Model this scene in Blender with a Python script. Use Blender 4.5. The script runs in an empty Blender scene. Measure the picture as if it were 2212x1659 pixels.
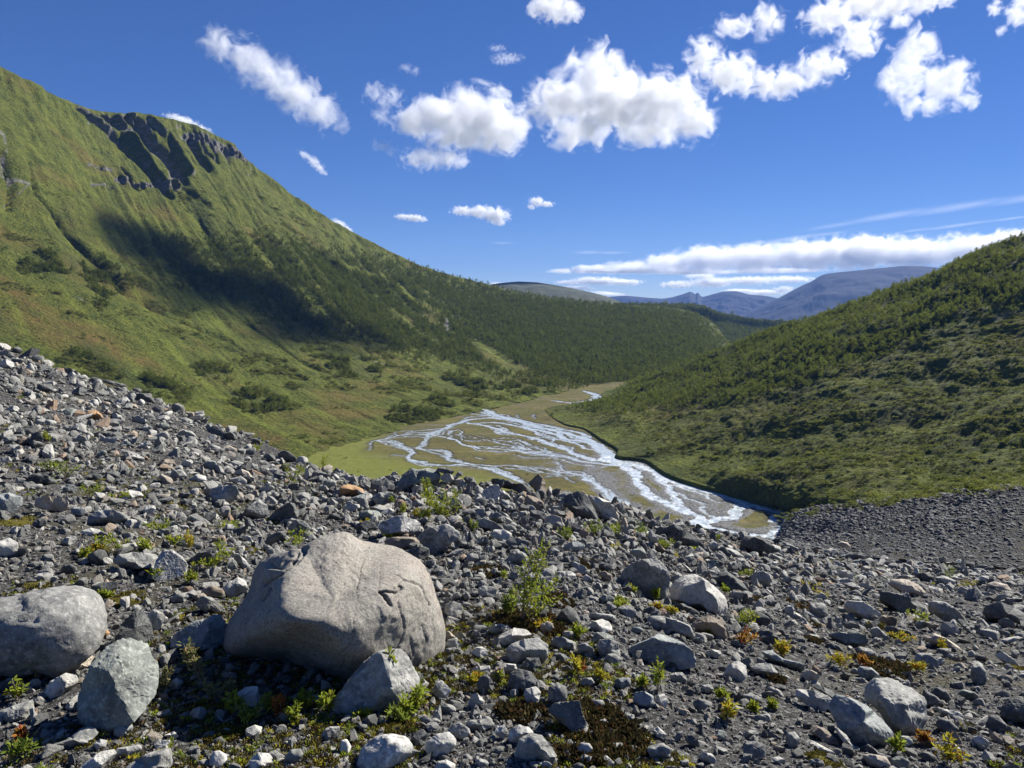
import bpy, bmesh, math, random
import numpy as np
from mathutils import Vector
R_ = math.radians
sc = bpy.context.scene
COL = sc.collection
# ------------------------------------------------------------------ camera maths (photo coordinates on a 2212 x 1659 grid)
CZ = 1.7
PITCH = R_(6.54)
F, CX, CY = 1659.0, 1106.0, 829.5
FLOOR = -88.0
cp, sp = math.cos(PITCH), math.sin(PITCH)
SUN_AZ, SUN_EL = R_(49), R_(36)
SUND = np.array([math.sin(SUN_AZ)*math.cos(SUN_EL), math.cos(SUN_AZ)*math.cos(SUN_EL), math.sin(SUN_EL)])
def ray(x, y):
    X = (x-CX)/F; Y = (y-CY)/F
    return np.array([X, cp-Y*sp, -sp-Y*cp])
def P(x, y, d):
    r = ray(x, y); h = math.hypot(r[0], r[1])
    return np.array([0, 0, CZ]) + r*(d/h)
def PZ(x, y, z=FLOOR):
    r = ray(x, y)
    return np.array([0, 0, CZ]) + r*((z-CZ)/r[2])
def proj(p):
    p = np.asarray(p, float); q = p-np.array([0, 0, CZ])
    f = q[..., 1]*cp-q[..., 2]*sp; u = q[..., 1]*sp+q[..., 2]*cp
    f = np.where(f > 1e-3, f, 1e-3)
    return np.stack([CX+F*q[..., 0]/f, CY-F*u/f], -1)
# ------------------------------------------------------------------ noise
def _h(ix, iy, iz, seed):
    n = (ix*374761393+iy*668265263+iz*2147483647*3+seed*974634777) & 0xffffffff
    n = ((n ^ (n >> 13))*1274126177) & 0xffffffff
    n = ((n ^ (n >> 15))*2246822519) & 0xffffffff
    return ((n ^ (n >> 16)) & 0xffffff)/float(0xffffff)*2-1
def vnoise(p, seed=0):
    p = np.asarray(p, float); i = np.floor(p).astype(np.int64); f = p-i
    f = f*f*f*(f*(f*6-15)+10)
    def g(a, b, c): return _h(i[..., 0]+a, i[..., 1]+b, i[..., 2]+c, seed)
    fx, fy, fz = f[..., 0], f[..., 1], f[..., 2]
    def L(a, b, t): return a+(b-a)*t
    return L(L(L(g(0,0,0), g(1,0,0), fx), L(g(0,1,0), g(1,1,0), fx), fy),
             L(L(g(0,0,1), g(1,0,1), fx), L(g(0,1,1), g(1,1,1), fx), fy), fz)
def fbm(p, octv=4, seed=0, gain=.5, lac=2.03):
    p = np.asarray(p, float); a = 1.; s = 0.; t = 0.
    for k in range(octv):
        s = s+a*vnoise(p, seed+k*17); t += a; a *= gain; p = p*lac+11.3
    return s/t
def p3(*a): return np.stack(np.broadcast_arrays(*[np.asarray(v, float) for v in a]), -1)
def sstep(a, b, x):
    t = np.clip((x-a)/(b-a), 0, 1); return t*t*(3-2*t)
def segdist(q, poly):
    """distance of points q (n,2) to polyline, and interpolated third column of poly if present"""
    poly = np.asarray(poly, float); best = np.full(len(q), 1e9); w = np.zeros(len(q))
    for a, b in zip(poly[:-1], poly[1:]):
        ab = b[:2]-a[:2]; t = np.clip(((q-a[:2])@ab)/(ab@ab+1e-12), 0, 1)
        d = np.hypot(*(q-a[:2]-t[:, None]*ab).T); m = d < best
        best[m] = d[m]
        if poly.shape[1] > 2: w[m] = (a[2]+(b[2]-a[2])*t)[m]
    return (best, w) if poly.shape[1] > 2 else best
def inpoly(q, poly, soft=20):
    """soft mask 0..1 of points q inside an image polygon"""
    poly = np.asarray(poly, float); n = len(poly); ins = np.zeros(len(q), bool)
    for i in range(n):
        a, b = poly[i], poly[(i+1) % n]
        c = ((a[1] > q[:, 1]) != (b[1] > q[:, 1]))
        with np.errstate(divide='ignore', invalid='ignore'):
            xx = (b[0]-a[0])*(q[:, 1]-a[1])/(b[1]-a[1]+1e-12)+a[0]
        ins ^= c & (q[:, 0] < xx)
    d = segdist(q, np.vstack([poly, poly[:1]]))
    return sstep(-soft, soft, np.where(ins, d, -d))
# ------------------------------------------------------------------ objects
def tag(o, label=None, cat=None, group=None, kind=None):
    if label: o['label'] = label
    if cat: o['category'] = cat
    if group: o['group'] = group
    if kind: o['kind'] = kind
    return o
def mesh_from(name, V, Fc, mat=None, smooth=True, attrs=None):
    me = bpy.data.meshes.new(name)
    V = np.ascontiguousarray(V, dtype=np.float32).reshape(-1, 3)
    if isinstance(Fc, np.ndarray):
        n, k = Fc.shape
        me.vertices.add(len(V)); me.vertices.foreach_set('co', V.ravel())
        me.loops.add(n*k); me.loops.foreach_set('vertex_index', np.ascontiguousarray(Fc, dtype=np.int32).ravel())
        me.polygons.add(n); me.polygons.foreach_set('loop_start', np.arange(0, n*k, k, dtype=np.int32))
        me.polygons.foreach_set('loop_total', np.full(n, k, dtype=np.int32))
        me.update(calc_edges=True)
    else:
        me.from_pydata(V.tolist(), [], Fc)
    me.polygons.foreach_set('use_smooth', np.full(len(me.polygons), smooth))
    if mat is not None:
        for m in (mat if isinstance(mat, (list, tuple)) else [mat]): me.materials.append(m)
    for k, a in (attrs or {}).items():
        at = me.attributes.new(k, 'FLOAT', 'POINT'); at.data.foreach_set('value', np.ascontiguousarray(a, dtype=np.float32).ravel())
    me.update()
    return me
def link(name, me, parent=None):
    o = bpy.data.objects.new(name, me); COL.objects.link(o)
    if parent: o.parent = parent
    return o
def empty(name, loc=(0, 0, 0), rz=0):
    o = bpy.data.objects.new(name, None); COL.objects.link(o); o.location = loc; o.rotation_euler = (0, 0, rz); o.empty_display_size = .1
    return o
def grid_faces(nr, nc, keep=None):
    i = np.arange(nr*nc).reshape(nr, nc)
    f = np.stack([i[:-1, :-1], i[:-1, 1:], i[1:, 1:], i[1:, :-1]], -1).reshape(-1, 4)
    return f if keep is None else f[keep.reshape(-1)]
def grid_up(G):
    """orient faces of a heightfield grid upward: returns faces for grid G (nr,nc,3)"""
    f = grid_faces(G.shape[0], G.shape[1]); V = G.reshape(-1, 3)
    n = np.cross(V[f[:, 1]]-V[f[:, 0]], V[f[:, 3]]-V[f[:, 0]]); 
    return f[:, ::-1].copy() if np.median(n[:, 2]) < 0 else f
def crom(C, t):
    """Catmull-Rom through control array C (n,...) at params t in 0..n-1"""
    n = len(C); i = np.clip(np.floor(t).astype(int), 0, n-2); u = t-i
    g = lambda k: C[np.clip(k, 0, n-1)]
    p0 = np.where((i == 0).reshape((-1,)+(1,)*(C.ndim-1)), 2*C[0]-C[1], g(i-1))
    p3_ = np.where((i == n-2).reshape((-1,)+(1,)*(C.ndim-1)), 2*C[-1]-C[-2], g(i+2))
    p1, p2 = g(i), g(i+1); u = u.reshape((-1,)+(1,)*(C.ndim-1))
    return .5*((2*p1)+(-p0+p2)*u+(2*p0-5*p1+4*p2-p3_)*u*u+(-p0+3*p1-3*p2+p3_)*u**3)
def loft(C, nr, nc):
    C = np.asarray(C, float)
    A = crom(C, np.linspace(0, C.shape[0]-1, nr))
    return np.swapaxes(crom(np.swapaxes(A, 0, 1), np.linspace(0, C.shape[1]-1, nc)), 0, 1)
def normals(G):
    du = np.gradient(G, axis=1); dv = np.gradient(G, axis=0)
    n = np.cross(du, dv); n /= np.linalg.norm(n, axis=-1, keepdims=True)+1e-9
    return n*np.sign(n[..., 2:3]+1e-9)
# ------------------------------------------------------------------ materials
class NT:
    """small wrapper to write node trees"""
    def __init__(s, name):
        s.m = bpy.data.materials.new(name); s.m.use_nodes = True; s.t = s.m.node_tree; s.t.nodes.clear()
        s.out = s.n('ShaderNodeOutputMaterial')
    def n(s, typ, **kw):
        nd = s.t.nodes.new(typ)
        for k, v in kw.items():
            if k.startswith('i_'):
                key = k[2:].replace('_', ' ')
                s.set(nd.inputs[key], v)
            else: setattr(nd, k, v)
        return nd
    def set(s, inp, v):
        if isinstance(v, bpy.types.NodeSocket): s.t.links.new(v, inp)
        elif isinstance(v, bpy.types.Node): s.t.links.new(v.outputs[0], inp)
        elif isinstance(v, (tuple, list)):
            inp.default_value = tuple(v)+((1,) if len(v) == 3 and len(inp.default_value) == 4 else ())
        else: inp.default_value = v
    def math(s, op, a, b=None, clamp=False):
        nd = s.t.nodes.new('ShaderNodeMath'); nd.operation = op; nd.use_clamp = clamp; s.set(nd.inputs[0], a)
        if b is not None: s.set(nd.inputs[1], b)
        return nd.outputs[0]
    def mix(s, f, a, b, typ='MIX'):
        nd = s.t.nodes.new('ShaderNodeMix'); nd.data_type = 'RGBA'; nd.blend_type = typ; nd.clamp_factor = True
        s.set(nd.inputs[0], f); s.set(nd.inputs[6], a); s.set(nd.inputs[7], b); return nd.outputs[2]
    def noise(s, vec, scale, detail=4, rough=.55, dist=0.):
        nd = s.n('ShaderNodeTexNoise', i_Scale=scale, i_Detail=detail, i_Roughness=rough, i_Distortion=dist)
        if vec is not None: s.set(nd.inputs['Vector'], vec)
        return nd.outputs[0]
    def ramp(s, f, *stops):
        nd = s.t.nodes.new('ShaderNodeValToRGB'); s.set(nd.inputs[0], f); e = nd.color_ramp.elements
        while len(e) < len(stops): e.new(.5)
        for el, (p, c) in zip(e, stops):
            el.position = p; el.color = (c, c, c, 1) if isinstance(c, (int, float)) else tuple(c)+(1,)
        return nd.outputs[0]
    def rng(s, v, a, b, c=0., d=1.):
        nd = s.n('ShaderNodeMapRange'); nd.clamp = True
        for k, x in enumerate((v, a, b, c, d)): s.set(nd.inputs[k], x)
        return nd.outputs[0]
    def attr(s, name):
        return s.n('ShaderNodeAttribute', attribute_name=name).outputs['Fac']
    def geo(s, o='Position'): return s.n('ShaderNodeNewGeometry').outputs[o]
    def tc(s, o='Object'): return s.n('ShaderNodeTexCoord').outputs[o]
    def mapping(s, v, scale=(1, 1, 1), rot=(0, 0, 0), loc=(0, 0, 0)):
        return s.n('ShaderNodeMapping', i_Vector=v, i_Scale=scale, i_Rotation=rot, i_Location=loc).outputs[0]
    def bump(s, h, strength=.5, dist=.1):
        return s.n('ShaderNodeBump', i_Height=h, i_Strength=strength, i_Distance=dist).outputs[0]
    def pbr(s, col, rough=.8, nrm=None, spec=.3):
        b = s.n('ShaderNodeBsdfPrincipled', i_Roughness=rough); s.set(b.inputs['Base Color'], col)
        b.inputs['Specular IOR Level'].default_value = spec
        if nrm is not None: s.set(b.inputs['Normal'], nrm)
        return b.outputs[0]
    def done(s, surf=None, vol=None):
        if surf is not None: s.t.links.new(surf, s.out.inputs['Surface'])
        if vol is not None: s.t.links.new(vol, s.out.inputs['Volume'])
        return s.m
def scatter(name, pts, scl, rot, idx, protos, kind='stuff'):
    """one object whose geometry nodes instance prototype meshes on its points"""
    me = bpy.data.meshes.new(name); me.vertices.add(len(pts)); me.vertices.foreach_set('co', np.asarray(pts, np.float32).ravel())
    for k, t, a in (('scl', 'FLOAT_VECTOR', scl), ('rot', 'FLOAT_VECTOR', rot), ('idx', 'INT', idx)):
        at = me.attributes.new(k, t, 'POINT')
        at.data.foreach_set('vector' if t != 'INT' else 'value', np.ascontiguousarray(a, dtype=np.float32 if t != 'INT' else np.int32).ravel())
    o = link(name, me)
    pc = bpy.data.collections.new(name+'_kinds')
    for i, pm in enumerate(protos):
        po = bpy.data.objects.new('%s_kind_%02d' % (name, i), pm); pc.objects.link(po)
    g = bpy.data.node_groups.new(name+'_scatter', 'GeometryNodeTree')
    g.interface.new_socket('Geometry', in_out='INPUT', socket_type='NodeSocketGeometry')
    g.interface.new_socket('Geometry', in_out='OUTPUT', socket_type='NodeSocketGeometry')
    N = g.nodes.new; Lk = g.links.new
    gi, go = N('NodeGroupInput'), N('NodeGroupOutput')
    ci = N('GeometryNodeCollectionInfo'); ci.inputs['Collection'].default_value = pc
    ci.inputs['Separate Children'].default_value = True; ci.inputs['Reset Children'].default_value = True
    ip = N('GeometryNodeInstanceOnPoints'); ip.inputs['Pick Instance'].default_value = True
    def na(nm, dt):
        a = N('GeometryNodeInputNamedAttribute'); a.data_type = dt; a.inputs['Name'].default_value = nm; return a.outputs['Attribute']
    mp = N('GeometryNodeMeshToPoints')
    Lk(gi.outputs[0], mp.inputs[0]); Lk(mp.outputs[0], ip.inputs['Points']); Lk(ci.outputs[0], ip.inputs['Instance'])
    Lk(na('idx', 'INT'), ip.inputs['Instance Index'])
    e2r = N('FunctionNodeEulerToRotation'); Lk(na('rot', 'FLOAT_VECTOR'), e2r.inputs[0]); Lk(e2r.outputs[0], ip.inputs['Rotation'])
    Lk(na('scl', 'FLOAT_VECTOR'), ip.inputs['Scale']); Lk(ip.outputs[0], go.inputs[0])
    md = o.modifiers.new('scatter', 'NODES'); md.node_group = g
    o['kind'] = kind
    return o
# ------------------------------------------------------------------ camera, sun, sky
cam = bpy.data.cameras.new('camera'); cam.lens = 27.0; cam.sensor_width = 36; cam.clip_start = .05; cam.clip_end = 60000
co = bpy.data.objects.new('camera', cam); COL.objects.link(co); co.location = (0, 0, CZ); co.rotation_euler = (math.pi/2-PITCH, 0, 0)
sc.camera = co
sl = bpy.data.lights.new('sun', 'SUN'); sl.energy = 5.0; sl.angle = R_(.5); sl.color = (1, .955, .88)
so = bpy.data.objects.new('sun', sl); COL.objects.link(so)
so.rotation_euler = Vector(SUND).to_track_quat('Z', 'Y').to_euler(); so.location = (0, 0, 3000)
w = bpy.data.worlds.new('World'); sc.world = w; w.use_nodes = True
nt = w.node_tree; nt.nodes.clear()
sky = nt.nodes.new('ShaderNodeTexSky'); sky.sky_type = 'NISHITA'; sky.sun_disc = False
sky.sun_elevation = SUN_EL; sky.sun_rotation = SUN_AZ; sky.altitude = 2500; sky.air_density = .8; sky.dust_density = 0.0; sky.ozone_density = 7.0
bg = nt.nodes.new('ShaderNodeBackground'); bg.inputs[1].default_value = .081
wo = nt.nodes.new('ShaderNodeOutputWorld')
hs = nt.nodes.new('ShaderNodeHueSaturation'); hs.inputs['Saturation'].default_value = 1.27; hs.inputs['Hue'].default_value = .517
gm_ = nt.nodes.new('ShaderNodeGamma'); gm_.inputs[1].default_value = .72; nt.links.new(sky.outputs[0], gm_.inputs[0]); nt.links.new(gm_.outputs[0], hs.inputs['Color']); nt.links.new(hs.outputs[0], bg.inputs[0]); nt.links.new(bg.outputs[0], wo.inputs[0])
sc.view_settings.view_transform = 'Standard'; sc.view_settings.look = 'None'; sc.view_settings.exposure = 1.12; sc.view_settings.gamma = 1
cy = sc.cycles
cy.max_bounces = 14; cy.diffuse_bounces = 1; cy.glossy_bounces = 2; cy.transmission_bounces = 2; cy.volume_bounces = 12; cy.volume_step_rate = 1.0; cy.volume_max_steps = 256; cy.transparent_max_bounces = 8
cy.use_denoising = True
try: cy.denoiser = 'OPENIMAGEDENOISE'; cy.denoising_input_passes = 'RGB_ALBEDO_NORMAL'
except Exception: pass
cy.caustics_reflective = False; cy.caustics_refractive = False; cy.sample_clamp_indirect = 4
# ------------------------------------------------------------------ materials of the land
def mat_grass():
    m = NT('hill_grass'); pos = m.geo()
    big = m.noise(pos, .012, 4); mid = m.noise(pos, .06, 5, .6); fine = m.noise(m.mapping(pos, (1, 1, .5)), .5, 5, .65)
    a = m.ramp(mid, (.32, (.030, .050, .010)), (.5, (.080, .104, .018)), (.68, (.165, .168, .030)))
    b = m.ramp(fine, (.34, (.016, .028, .006)), (.5, (.080, .092, .014)), (.64, (.19, .18, .028)))
    c = m.mix(.55, a, b)
    c = m.mix(m.rng(big, .54, .7, 0, .65), c, (.15, .105, .033))                 # rusty heath
    c = m.mix(m.math('MULTIPLY', m.attr('heath'), m.rng(mid, .35, .6)), c, (.135, .085, .030))
    c = m.mix(m.math('MULTIPLY', m.attr('scrub'), m.rng(mid, .3, .55, .4, 1)), c, m.mix(fine, (.030, .045, .012), (.075, .090, .024)))
    c = m.mix(m.math('MULTIPLY', m.attr('streak'), m.rng(mid, .3, .6, .15, .75)), c, m.mix(fine, (.09, .125, .018), (.20, .22, .034)))
    rockc = m.ramp(m.noise(m.mapping(pos, (1, 1, 2.5)), .12, 6, .65), (.3, (.062, .062, .052)), (.5, (.15, .145, .125)), (.72, (.27, .26, .24)))
    rk = m.rng(m.math('ADD', m.attr('rock'), m.math('MULTIPLY', m.math('SUBTRACT', m.noise(pos, .05, 5, .65), .5), .9)), .42, .62)
    c = m.mix(rk, c, rockc)
    h = m.math('ADD', m.noise(pos, .35, 6, .7), m.math('MULTIPLY', m.noise(pos, .07, 3), 1.5))
    return m.done(m.pbr(c, .95, m.bump(h, 1.0, 4.5), .1))
def mat_floor():
    m = NT('valley_meadow'); pos = m.geo()
    mid = m.noise(pos, .035, 5, .6); fine = m.noise(pos, .35, 6, .7)
    lines = m.noise(m.mapping(pos, (.12, .5, 1)), .35, 5, .7)
    c = m.mix(m.rng(mid, .36, .64), (.170, .140, .038), (.095, .075, .028))
    c = m.mix(m.rng(lines, .42, .60, 0, .8), c, (.085, .092, .020)); c = m.mix(m.rng(m.noise(m.mapping(pos, (.10, .6, 1), (0, 0, .25)), .22, 5, .75), .54, .64, 0, .8), c, (.16, .135, .10))
    c = m.mix(m.rng(fine, .35, .65, 0, .75), c, (.048, .048, .018))
    c = m.mix(m.math('MULTIPLY', m.attr('lush'), .8), c, m.mix(m.rng(fine, .35, .65), (.095, .122, .022), (.175, .185, .034)))
    st = m.noise(pos, 1.1, 4, .8)
    grav = m.mix(m.rng(st, .38, .62), (.035, .036, .037), (.20, .20, .195))
    c = m.mix(m.math('MULTIPLY', m.attr('wet'), .75), c, (.045, .042, .03))
    gk = m.rng(m.math('ADD', m.attr('gravel'), m.math('MULTIPLY', m.math('SUBTRACT', m.noise(pos, .06, 5, .7), .5), 1.3)), .38, .6)
    c = m.mix(gk, c, grav)
    return m.done(m.pbr(c, .95, m.bump(st, .6, .5), .1))
def mat_water():
    m = NT('glacial_water'); pos = m.geo()
    n1 = m.noise(pos, .35, 4, .6); n2 = m.noise(m.mapping(pos, (1, .6, 1)), .55, 6, .7)
    c0 = (.13, .135, .105)
    fo = m.math('MULTIPLY', m.attr('foam'), m.rng(n2, .42, .66))
    c = m.mix(m.rng(n1, .3, .7), (.25, .30, .33), (.36, .41, .44))
    c = m.mix(m.rng(m.math('ADD', m.attr('depth'), m.math('MULTIPLY', m.math('SUBTRACT', n2, .5), .8)), .1, .6), c0, c)
    c = m.mix(fo, c, (.75, .78, .79))
    b = m.pbr(c, .22, m.bump(m.noise(pos, .8, 4, .65), .35, .5), .5)
    return m.done(b)
def mat_scree(name, dark=1.0):
    m = NT(name); pos = m.geo()
    n = m.noise(pos, 9, 5, .75); n2 = m.noise(pos, 38, 3, .7); big = m.noise(pos, .5, 4, .6)
    c = m.ramp(n2, (.32, (.012*dark, .011*dark, .010*dark)), (.54, (.050*dark, .049*dark, .047*dark)), (.68, (.22*dark, .22*dark, .21*dark)))
    c = m.mix(m.rng(n, .5, .78, 0, .5), c, (.10*dark, .098*dark, .094*dark))
    c = m.mix(m.rng(m.math('ADD', big, m.math('MULTIPLY', n, .25)), .66, .78, 0, .8), c, (.055, .048, .017))   # moss film
    return m.done(m.pbr(c, .95, m.bump(m.math('ADD', n, m.math('MULTIPLY', n2, .5)), .8, .03), .1))
def mat_far(name, col, snow=None, lo=.85, hi=1.15, sc_=.002):
    m = NT(name); pos = m.geo()
    n = m.noise(m.mapping(pos, (1, 1, 2)), sc_, 7, .65)
    c = m.mix(m.rng(n, .3, .7), tuple(v*lo for v in col), tuple(v*hi for v in col))
    if snow: c = m.mix(m.attr('snow'), c, (.8, .82, .85))
    return m.done(m.pbr(c, .95, None, .1))
MG, MF, MW = mat_grass(), mat_floor(), mat_water()

# ------------------------------------------------------------------ the long left mountainside: fall lines from crest to foot
cols = [  # crest x, y, distance | foot x, y (plane) or world point
    ((-900, -260, 950), (-330, 60)), ((-420, -40, 1050), (-215, 255)), ((-160, 62, 1100), (-150, 350)), ((0, 145, 1150), (-112, 425)), ((95, 195, 1190), (-100, 455)), ((180, 232, 1230), (-88, 485)), ((240, 245, 1270), (-72, 515)),
    ((300, 247, 1310), (-56, 545)), ((370, 258, 1340), (-40, 572)), ((430, 276, 1370), (-22, 598)), ((490, 308, 1395), (-6, 622)), ((532, 347, 1410), (10, 648)), ((620, 415, 1430), (28, 678)),
    ((690, 462, 1440), (44, 705)), ((750, 497, 1450), (56, 728)), ((850, 548, 1465), (70, 750)), ((940, 586, 1480), (84, 770)), ((1030, 609, 1500), (98, 786)), ((1110, 630, 1540), (112, 800)), ((1200, 645, 1580), (128, 812)),
    ((1340, 657, 1640), (150, 830)), ((1440, 664, 1690), (175, 850)), ((1500, 676, 1700), (215, 880)), ((1548, 706, 1690), (260, 930)), ((1590, 760, 1650), (330, 1010)), ((1680, 800, 1700), (420, 1090))]
rows = []
prof = [0, .06, .14, .25, .38, .52, .68, .84, 1.0]
for (cx_, cy_, cd), ft in cols:
    c = P(cx_, cy_, cd); f = np.array([ft[0], ft[1], FLOOR-.6])
    k = sstep(1000, 1400, cx_)
    out = c-f; out[2] = 0
    r = [c+out*.5+np.array([0, 0, -abs(c[2]+88)*.55-40]), c+out*.16+np.array([0, 0, -abs(c[2]+88)*.10-4])]
    for s in prof:
        g = (1-s)**(1.75-.35*k)
        p = c+(f-c)*s; p[2] = f[2]+(c[2]-f[2])*g
        r.append(p)
    rows.append(r)
C = np.swapaxes(np.array(rows), 0, 1)                    # rows: back, crest shoulder, crest .. foot
NR, NC = 520, 820
G = loft(C, NR, NC)
Nn = normals(G); q = proj(G.reshape(-1, 3)).reshape(NR, NC, 2)
vv = np.linspace(0, C.shape[0]-1, NR)[:, None]; uu = np.linspace(0, C.shape[1]-1, NC)[None, :]
dist = np.hypot(G[..., 0], G[..., 1])
face = sstep(1.7, 2.6, vv)*np.ones_like(uu)
up = (1-sstep(4.5, 8.5, vv))
# ribs and gullies down the fall line
rib = fbm(p3(uu*2.4, vv*.55, 0), 4, 5); rib2 = fbm(p3(uu*7, vv*1.4, 3), 3, 9)
hgt = (rib*9+rib2*3.2)*face*(.35+.65*up)+fbm(G/45, 4, 3)*4*face
hgt = hgt*(1-.6*sstep(16, 19, uu))
qf = q.reshape(-1, 2)
def gully(poly, soft=1.0):
    d, wd = segdist(qf, poly); return np.exp(-(d/np.maximum(wd*.72, .5))**2).reshape(NR, NC)
gl = [([(172,232,5),(215,262,8),(262,305,10),(305,350,11),(345,395,10),(372,425,6)], 18),
      ([(222,248,4),(262,276,6),(300,300,4)], 12),
      ([(272,250,6),(312,296,12),(345,332,12),(372,365,12),(380,398,8)], 21),
      ([(292,258,5),(322,296,10),(360,335,13),(392,372,14),(402,392,8)], 21),
      ([(412,300,4),(424,322,7),(440,350,7),(452,366,5)], 18), ([(432,306,3),(445,330,5),(470,352,4)], 14),
      ([(455,312,3),(466,330,4),(470,346,3)], 9), ([(482,322,3),(494,340,4),(498,352,3)], 8),
      ([(262,360,4),(275,378,7),(290,398,6)], 14), ([(395,405,6),(420,425,7),(450,450,5)], 8),
      ([(62,350,5),(75,420,6),(105,450,6),(150,510,6),(190,550,7),(240,600,9),(262,625,7)], 11),
      ([(262,625,6),(330,662,4),(420,705,4),(500,742,4),(545,770,3),(600,790,3),(660,820,3)], 5),
      ([(440,640,4),(520,690,4),(585,735,4),(640,775,3),(700,805,3)], 3.5),
      ([(330,690,3),(420,725,2.5),(480,748,2.5),(520,765,2.5)], 3),
      ([(0,330,6),(25,400,7),(20,450,6)], 12), ([(980,690,5),(1010,735,6),(1060,790,6)], 6), ([(700,560,9),(790,640,9),(880,720,8)], 5),
      ([(540,380,8),(640,500,8),(760,600,8),(860,690,8)], 5), ([(520,470,8),(600,545,9),(700,640,9)], 5)]
gm = np.zeros((NR, NC))
for poly, dep in gl:
    g = gully(poly); hgt = hgt-dep*g*face; gm = np.maximum(gm, g*min(1, dep/12))
# the spines between the gullies and the cliff step along the brow
for poly, dep in [([(250,255,7),(290,305,9),(330,355,9),(360,400,7)], 12), ([(285,252,6),(325,310,8),(362,358,8),(384,390,5)], 10), ([(320,258,9),(370,300,12),(400,340,12),(415,372,7)], 12)]:
    hgt = hgt+dep*gully(poly)*face
cl = np.maximum.reduce([gully([(405,292,10),(440,300,14),(480,318,14),(530,346,7)]), gully([(255,385,9),(300,402,9),(340,398,9),(385,404,9)]), .8*gully([(195,352,6),(240,366,7)]), .75*gully([(205,395,5),(248,402,6)])])
hgt = hgt+cl*fbm(p3(uu*13, vv*2.6, 1), 4, 31)*16*face
G = G+Nn*hgt[..., None]*np.array([1, 1, .55])
slope_n = normals(G)[..., 2]
rock = 0.95*cl+.52*gm*(q[..., 1] < 420)+.55*gully([(-30,270,14),(8,290,12),(12,330,8),(0,380,10),(60,400,7),(5,450,8)])+.5*gully([(150,640,7),(185,655,8)])
rock = rock+.9*gully([(962,690,8),(966,712,7)])+.7*gully([(976,672,4),(980,690,4)])+.5*gully([(585,595,4),(620,615,4)])+.45*gully([(770,770,10),(830,785,8)])+.42*gully([(1480,705,5),(1500,730,5)])
rock = rock+.25*sstep(330, 210, q[..., 1])*(q[..., 0] > 150)+.22*inpoly(qf, [(170,228),(540,330),(540,380),(400,395),(300,330),(200,260)], 18).reshape(NR, NC)
rock = np.maximum(rock, .6*sstep(.60, .36, slope_n)*(q[..., 1] < 420)*sstep(150, 200, q[..., 0]))
heath = .8*gully([(0,610,25),(100,690,40),(200,740,40),(330,800,25)])+.6*gully([(600,700,18),(680,720,14)])+.7*gully([(1130,822,26),(1250,830,14)])+.8*gully([(480,930,30),(600,960,30)])+.35*gully([(760,740,18),(900,800,16)])
forest = inpoly(qf, [(560,520),(760,560),(1010,628),(1200,654),(1340,664),(1500,690),(1570,790),(1430,832),(1160,812),(1010,780),(850,745),(690,715),(520,640),(350,600),(310,530),(420,530)], 35).reshape(NR, NC)
glade = np.maximum.reduce([inpoly(qf, [(1000,728),(1040,735),(1165,812),(1105,812),(1050,780)], 7).reshape(NR, NC), gully([(735,560,6),(790,590,7),(830,605,5)]), .8*gully([(640,700,12),(700,735,12),(800,770,12)]), .6*gully([(560,565,6),(610,600,6)]), .7*gully([(850,645,4),(940,700,5)])])
fbands = sstep(-.42, .06, fbm(p3(uu*3.3, vv*.8, 7), 4, 41))
forest = forest*(1-glade)*np.maximum(fbands, sstep(880, 1060, q[..., 0]))
bush = np.maximum.reduce([gully([(160,745,18),(240,790,22),(320,830,24),(390,850,18)]), gully([(430,800,16),(480,810,18)]), gully([(500,850,18),(560,870,24),(610,870,18)]), .8*gully([(700,790,22),(800,800,26)]),
    .6*gully([(60,560,30),(150,610,34),(240,640,30)]), .5*gully([(20,520,30),(100,560,30)]), .75*gully([(160,570,22),(250,590,26)]), .55*gully([(560,430,16),(650,520,22),(760,600,20)]), .5*gully([(400,420,22),(480,500,30)]), .6*gully([(850,905,20),(920,890,22),(980,868,16)]), .6*gully([(960,830,24),(1080,838,22),(1200,835,14)])])
scrub = np.clip(.75*forest+.5*bush+.35*sstep(.0, .45, fbm(p3(uu*3, vv*1.2, 1), 4, 77))*inpoly(qf, [(-200,300),(520,420),(800,640),(700,760),(300,860),(-200,760)], 60).reshape(NR, NC), 0, 1)
MT = dict(G=G, q=q, forest=forest, bush=bush, rock=rock, face=face)
link('mountain_slope', mesh_from('mountain_slope', G, grid_up(G), MG, True, dict(rock=np.clip(rock, 0, 1), heath=np.clip(heath, 0, 1), scrub=scrub, streak=np.clip(sstep(.08, .42, fbm(p3(uu*6, vv*.7, 12), 4, 91))*(.35+.65*sstep(380, 640, q[..., 1]))*(1-.8*forest), 0, 1))))['kind'] = 'structure'

# ------------------------------------------------------------------ right hillside
def W(x, y): return PZ(x, y, FLOOR)
ft = [W(1712, 1110), W(1611, 1082), W(1549, 1064), W(1500, 1051), W(1437, 1029), W(1388, 998), W(1331, 990), W(1329, 974), W(1294, 952), W(1258, 928), W(1214, 917), W(1180, 893), W(1187, 880), W(1290, 866), W(1300, 848), W(1330, 838)]
ar = np.array(ft); n_ft = len(ft)
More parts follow.
